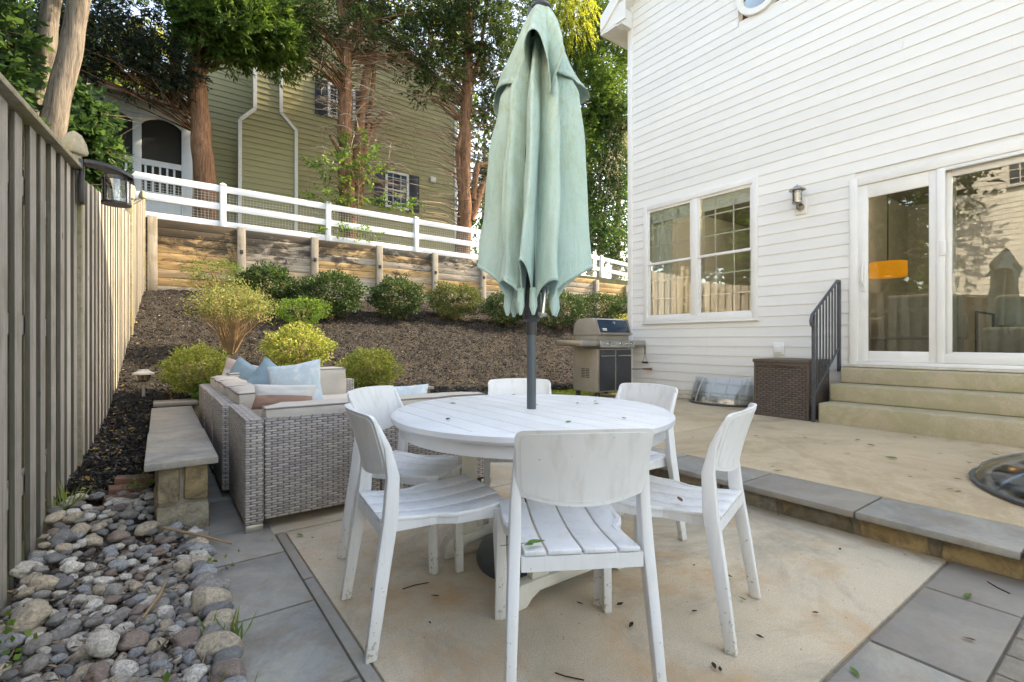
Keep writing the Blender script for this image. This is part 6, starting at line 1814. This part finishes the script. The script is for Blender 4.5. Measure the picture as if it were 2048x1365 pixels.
# ------------------------------------------------------------------ fallen leaves, one by one
M['lgreen'] = leafy('green_fallen_leaf', (.08, .16, .03), (.10, .20, .04), (.12, .18, .05), .5, .2)
M['lbrown'] = leafy('brown_fallen_leaf', (.10, .06, .035), (.16, .09, .045), (.07, .045, .03), .7, .1)
M['ldark'] = leafy('dark_seed', (.02, .016, .013), (.03, .022, .016), (.045, .03, .02), .7, 0)
def leaf_obj(p, L_, W_, m, label, group, curl=.2, name='leaf'):
    n = 6; V = []; Fq = []
    for i in range(n + 1):
        t = i / n; w_ = W_ * math.sin(PI * (t ** .8)) * .5
        zz = curl * L_ * (t - .5) ** 2
        V += [((t - .5) * L_, -w_, zz + w_ * .35), ((t - .5) * L_, 0, zz), ((t - .5) * L_, w_, zz + w_ * .35)]
    for i in range(n):
        for k_ in range(2): b_ = i * 3 + k_; Fq.append((b_, b_ + 3, b_ + 4, b_ + 1))
    o = np_mesh(name, V, Fq, m, None, True); o.location = p; o.rotation_euler = (random.uniform(-.2, .2), random.uniform(-.1, .1), random.uniform(0, 6.28))
    tag(o, label, 'leaf', group)
    return o
random.seed(31)
for (px, py, m) in ((905, 807, 'ldark'), (896, 838, 'ldark'), (1155, 806, 'lbrown'), (1190, 802, 'lgreen'), (1192, 808, 'lgreen'), (1137, 844, 'lgreen'), (1247, 836, 'ldark'), (1028, 789, 'lbrown'), (1072, 810, 'lgreen')):
    leaf_obj(on_z(px, py, .746), .035, .016, M[m], 'small fallen leaf lying on the white table top', 'leaves on the table')
for (px, py, m, L_) in ((600, 1070, 'lgreen', .05), (545, 1078, 'litter', .03), (1640, 0, 'lgreen', 0), (1457, 1152, 'lgreen', .045), (1484, 1197, 'lgreen', .04), (1498, 1025, 'lgreen', .03), (1680, 1098, 'ldark', .03), (1630, 1225, 'ldark', .03), (1389, 1222, 'ldark', .03), (1520, 1273, 'ldark', .03), (1428, 1332, 'ldark', .04), (1440, 1338, 'ldark', .03), (745, 1178, 'lgreen', .03), (870, 1192, 'lbrown', .04), (1240, 1208, 'ldark', .04), (1160, 1207, 'ldark', .035), (1262, 1250, 'ldark', .04), (655, 1010, 'ldark', .02), (625, 1075, 'ldark', .02), (1935, 1192, 'lgreen', .06), (1938, 1278, 'lbrown', .04), (1710, 1345, 'lgreen', .05), (1556, 1030, 'ldark', .02), (640, 1120, 'ldark', .015), (860, 1245, 'ldark', .02), (1388, 1130, 'ldark', .02), (1810, 1110, 'lbrown', .02)):
    if L_: leaf_obj(on_z(px, py, .010), L_, L_ * .38, M[m], 'small fallen leaf or seed lying on the lower concrete and bluestone', 'leaves on the lower patio')
for (px, py, m, L_) in ((1557, 941, 'lgreen', .07), (1782, 916, 'lgreen', .10), (1693, 907, 'litter', .06), (1742, 890, 'lbrown', .08), (1879, 908, 'litter', .05), (1715, 880, 'lgreen', .07), (1937, 925, 'lbrown', .05), (1992, 909, 'lbrown', .06), (1830, 875, 'lgreen', .06), (1385, 875, 'lbrown', .05), (1512, 872, 'ldark', .05), (1610, 875, 'ldark', .05), (1650, 888, 'lbrown', .04), (1850, 940, 'ldark', .03), (1900, 978, 'lbrown', .04), (1916, 983, 'ldark', .04), (1545, 933, 'lgreen', .04), (1820, 953, 'ldark', .03), (1916, 958, 'lbrown', .05)):
    leaf_obj(on_z(px, py, .158), L_, L_ * .38, M[m], 'small fallen leaf lying on the tan upper patio', 'leaves on the upper patio')
for (px, py, m, L_) in ((1360, 1000, 'lbrown', .075),): leaf_obj(on_z(px, py, .462), L_, .02, M[m], 'brown leaf lying on the seat of the near right chair', None)
o = leaf_obj(on_z(1072, 1085, .462), .06, .028, M['lgreen'], 'green leaf sprig lying on the seat of the foreground chair', None, name='leaf_sprig')
o.rotation_euler = (0, 0, -.3)
np_mesh('leaflet', [(0, 0, 0), (.02, .012, .003), (.035, 0, 0), (.02, -.012, .003)], [(0, 1, 2, 3)], M['lgreen'], o, False, (-.045, -.012, .002))
MB().tube([(-.11, .01, .001), (-.03, 0, .003)], .0012, 4).build('stalk', M['lgreen'], o)
for (a, b, c) in (((1110, 1345), (1130, 1352), (1168, 1360)), ((805, 1178), (830, 1170), (857, 1165)), ((1975, 1163), (1995, 1175), (2020, 1187))):
    o = MB().tube([on_z(*q_, .006) for q_ in (a, b, c)], .0022, 5).build('twig', M['ldark'], None); tag(o, 'thin dark twig lying on the patio paving', 'twig', 'twigs on the patio')
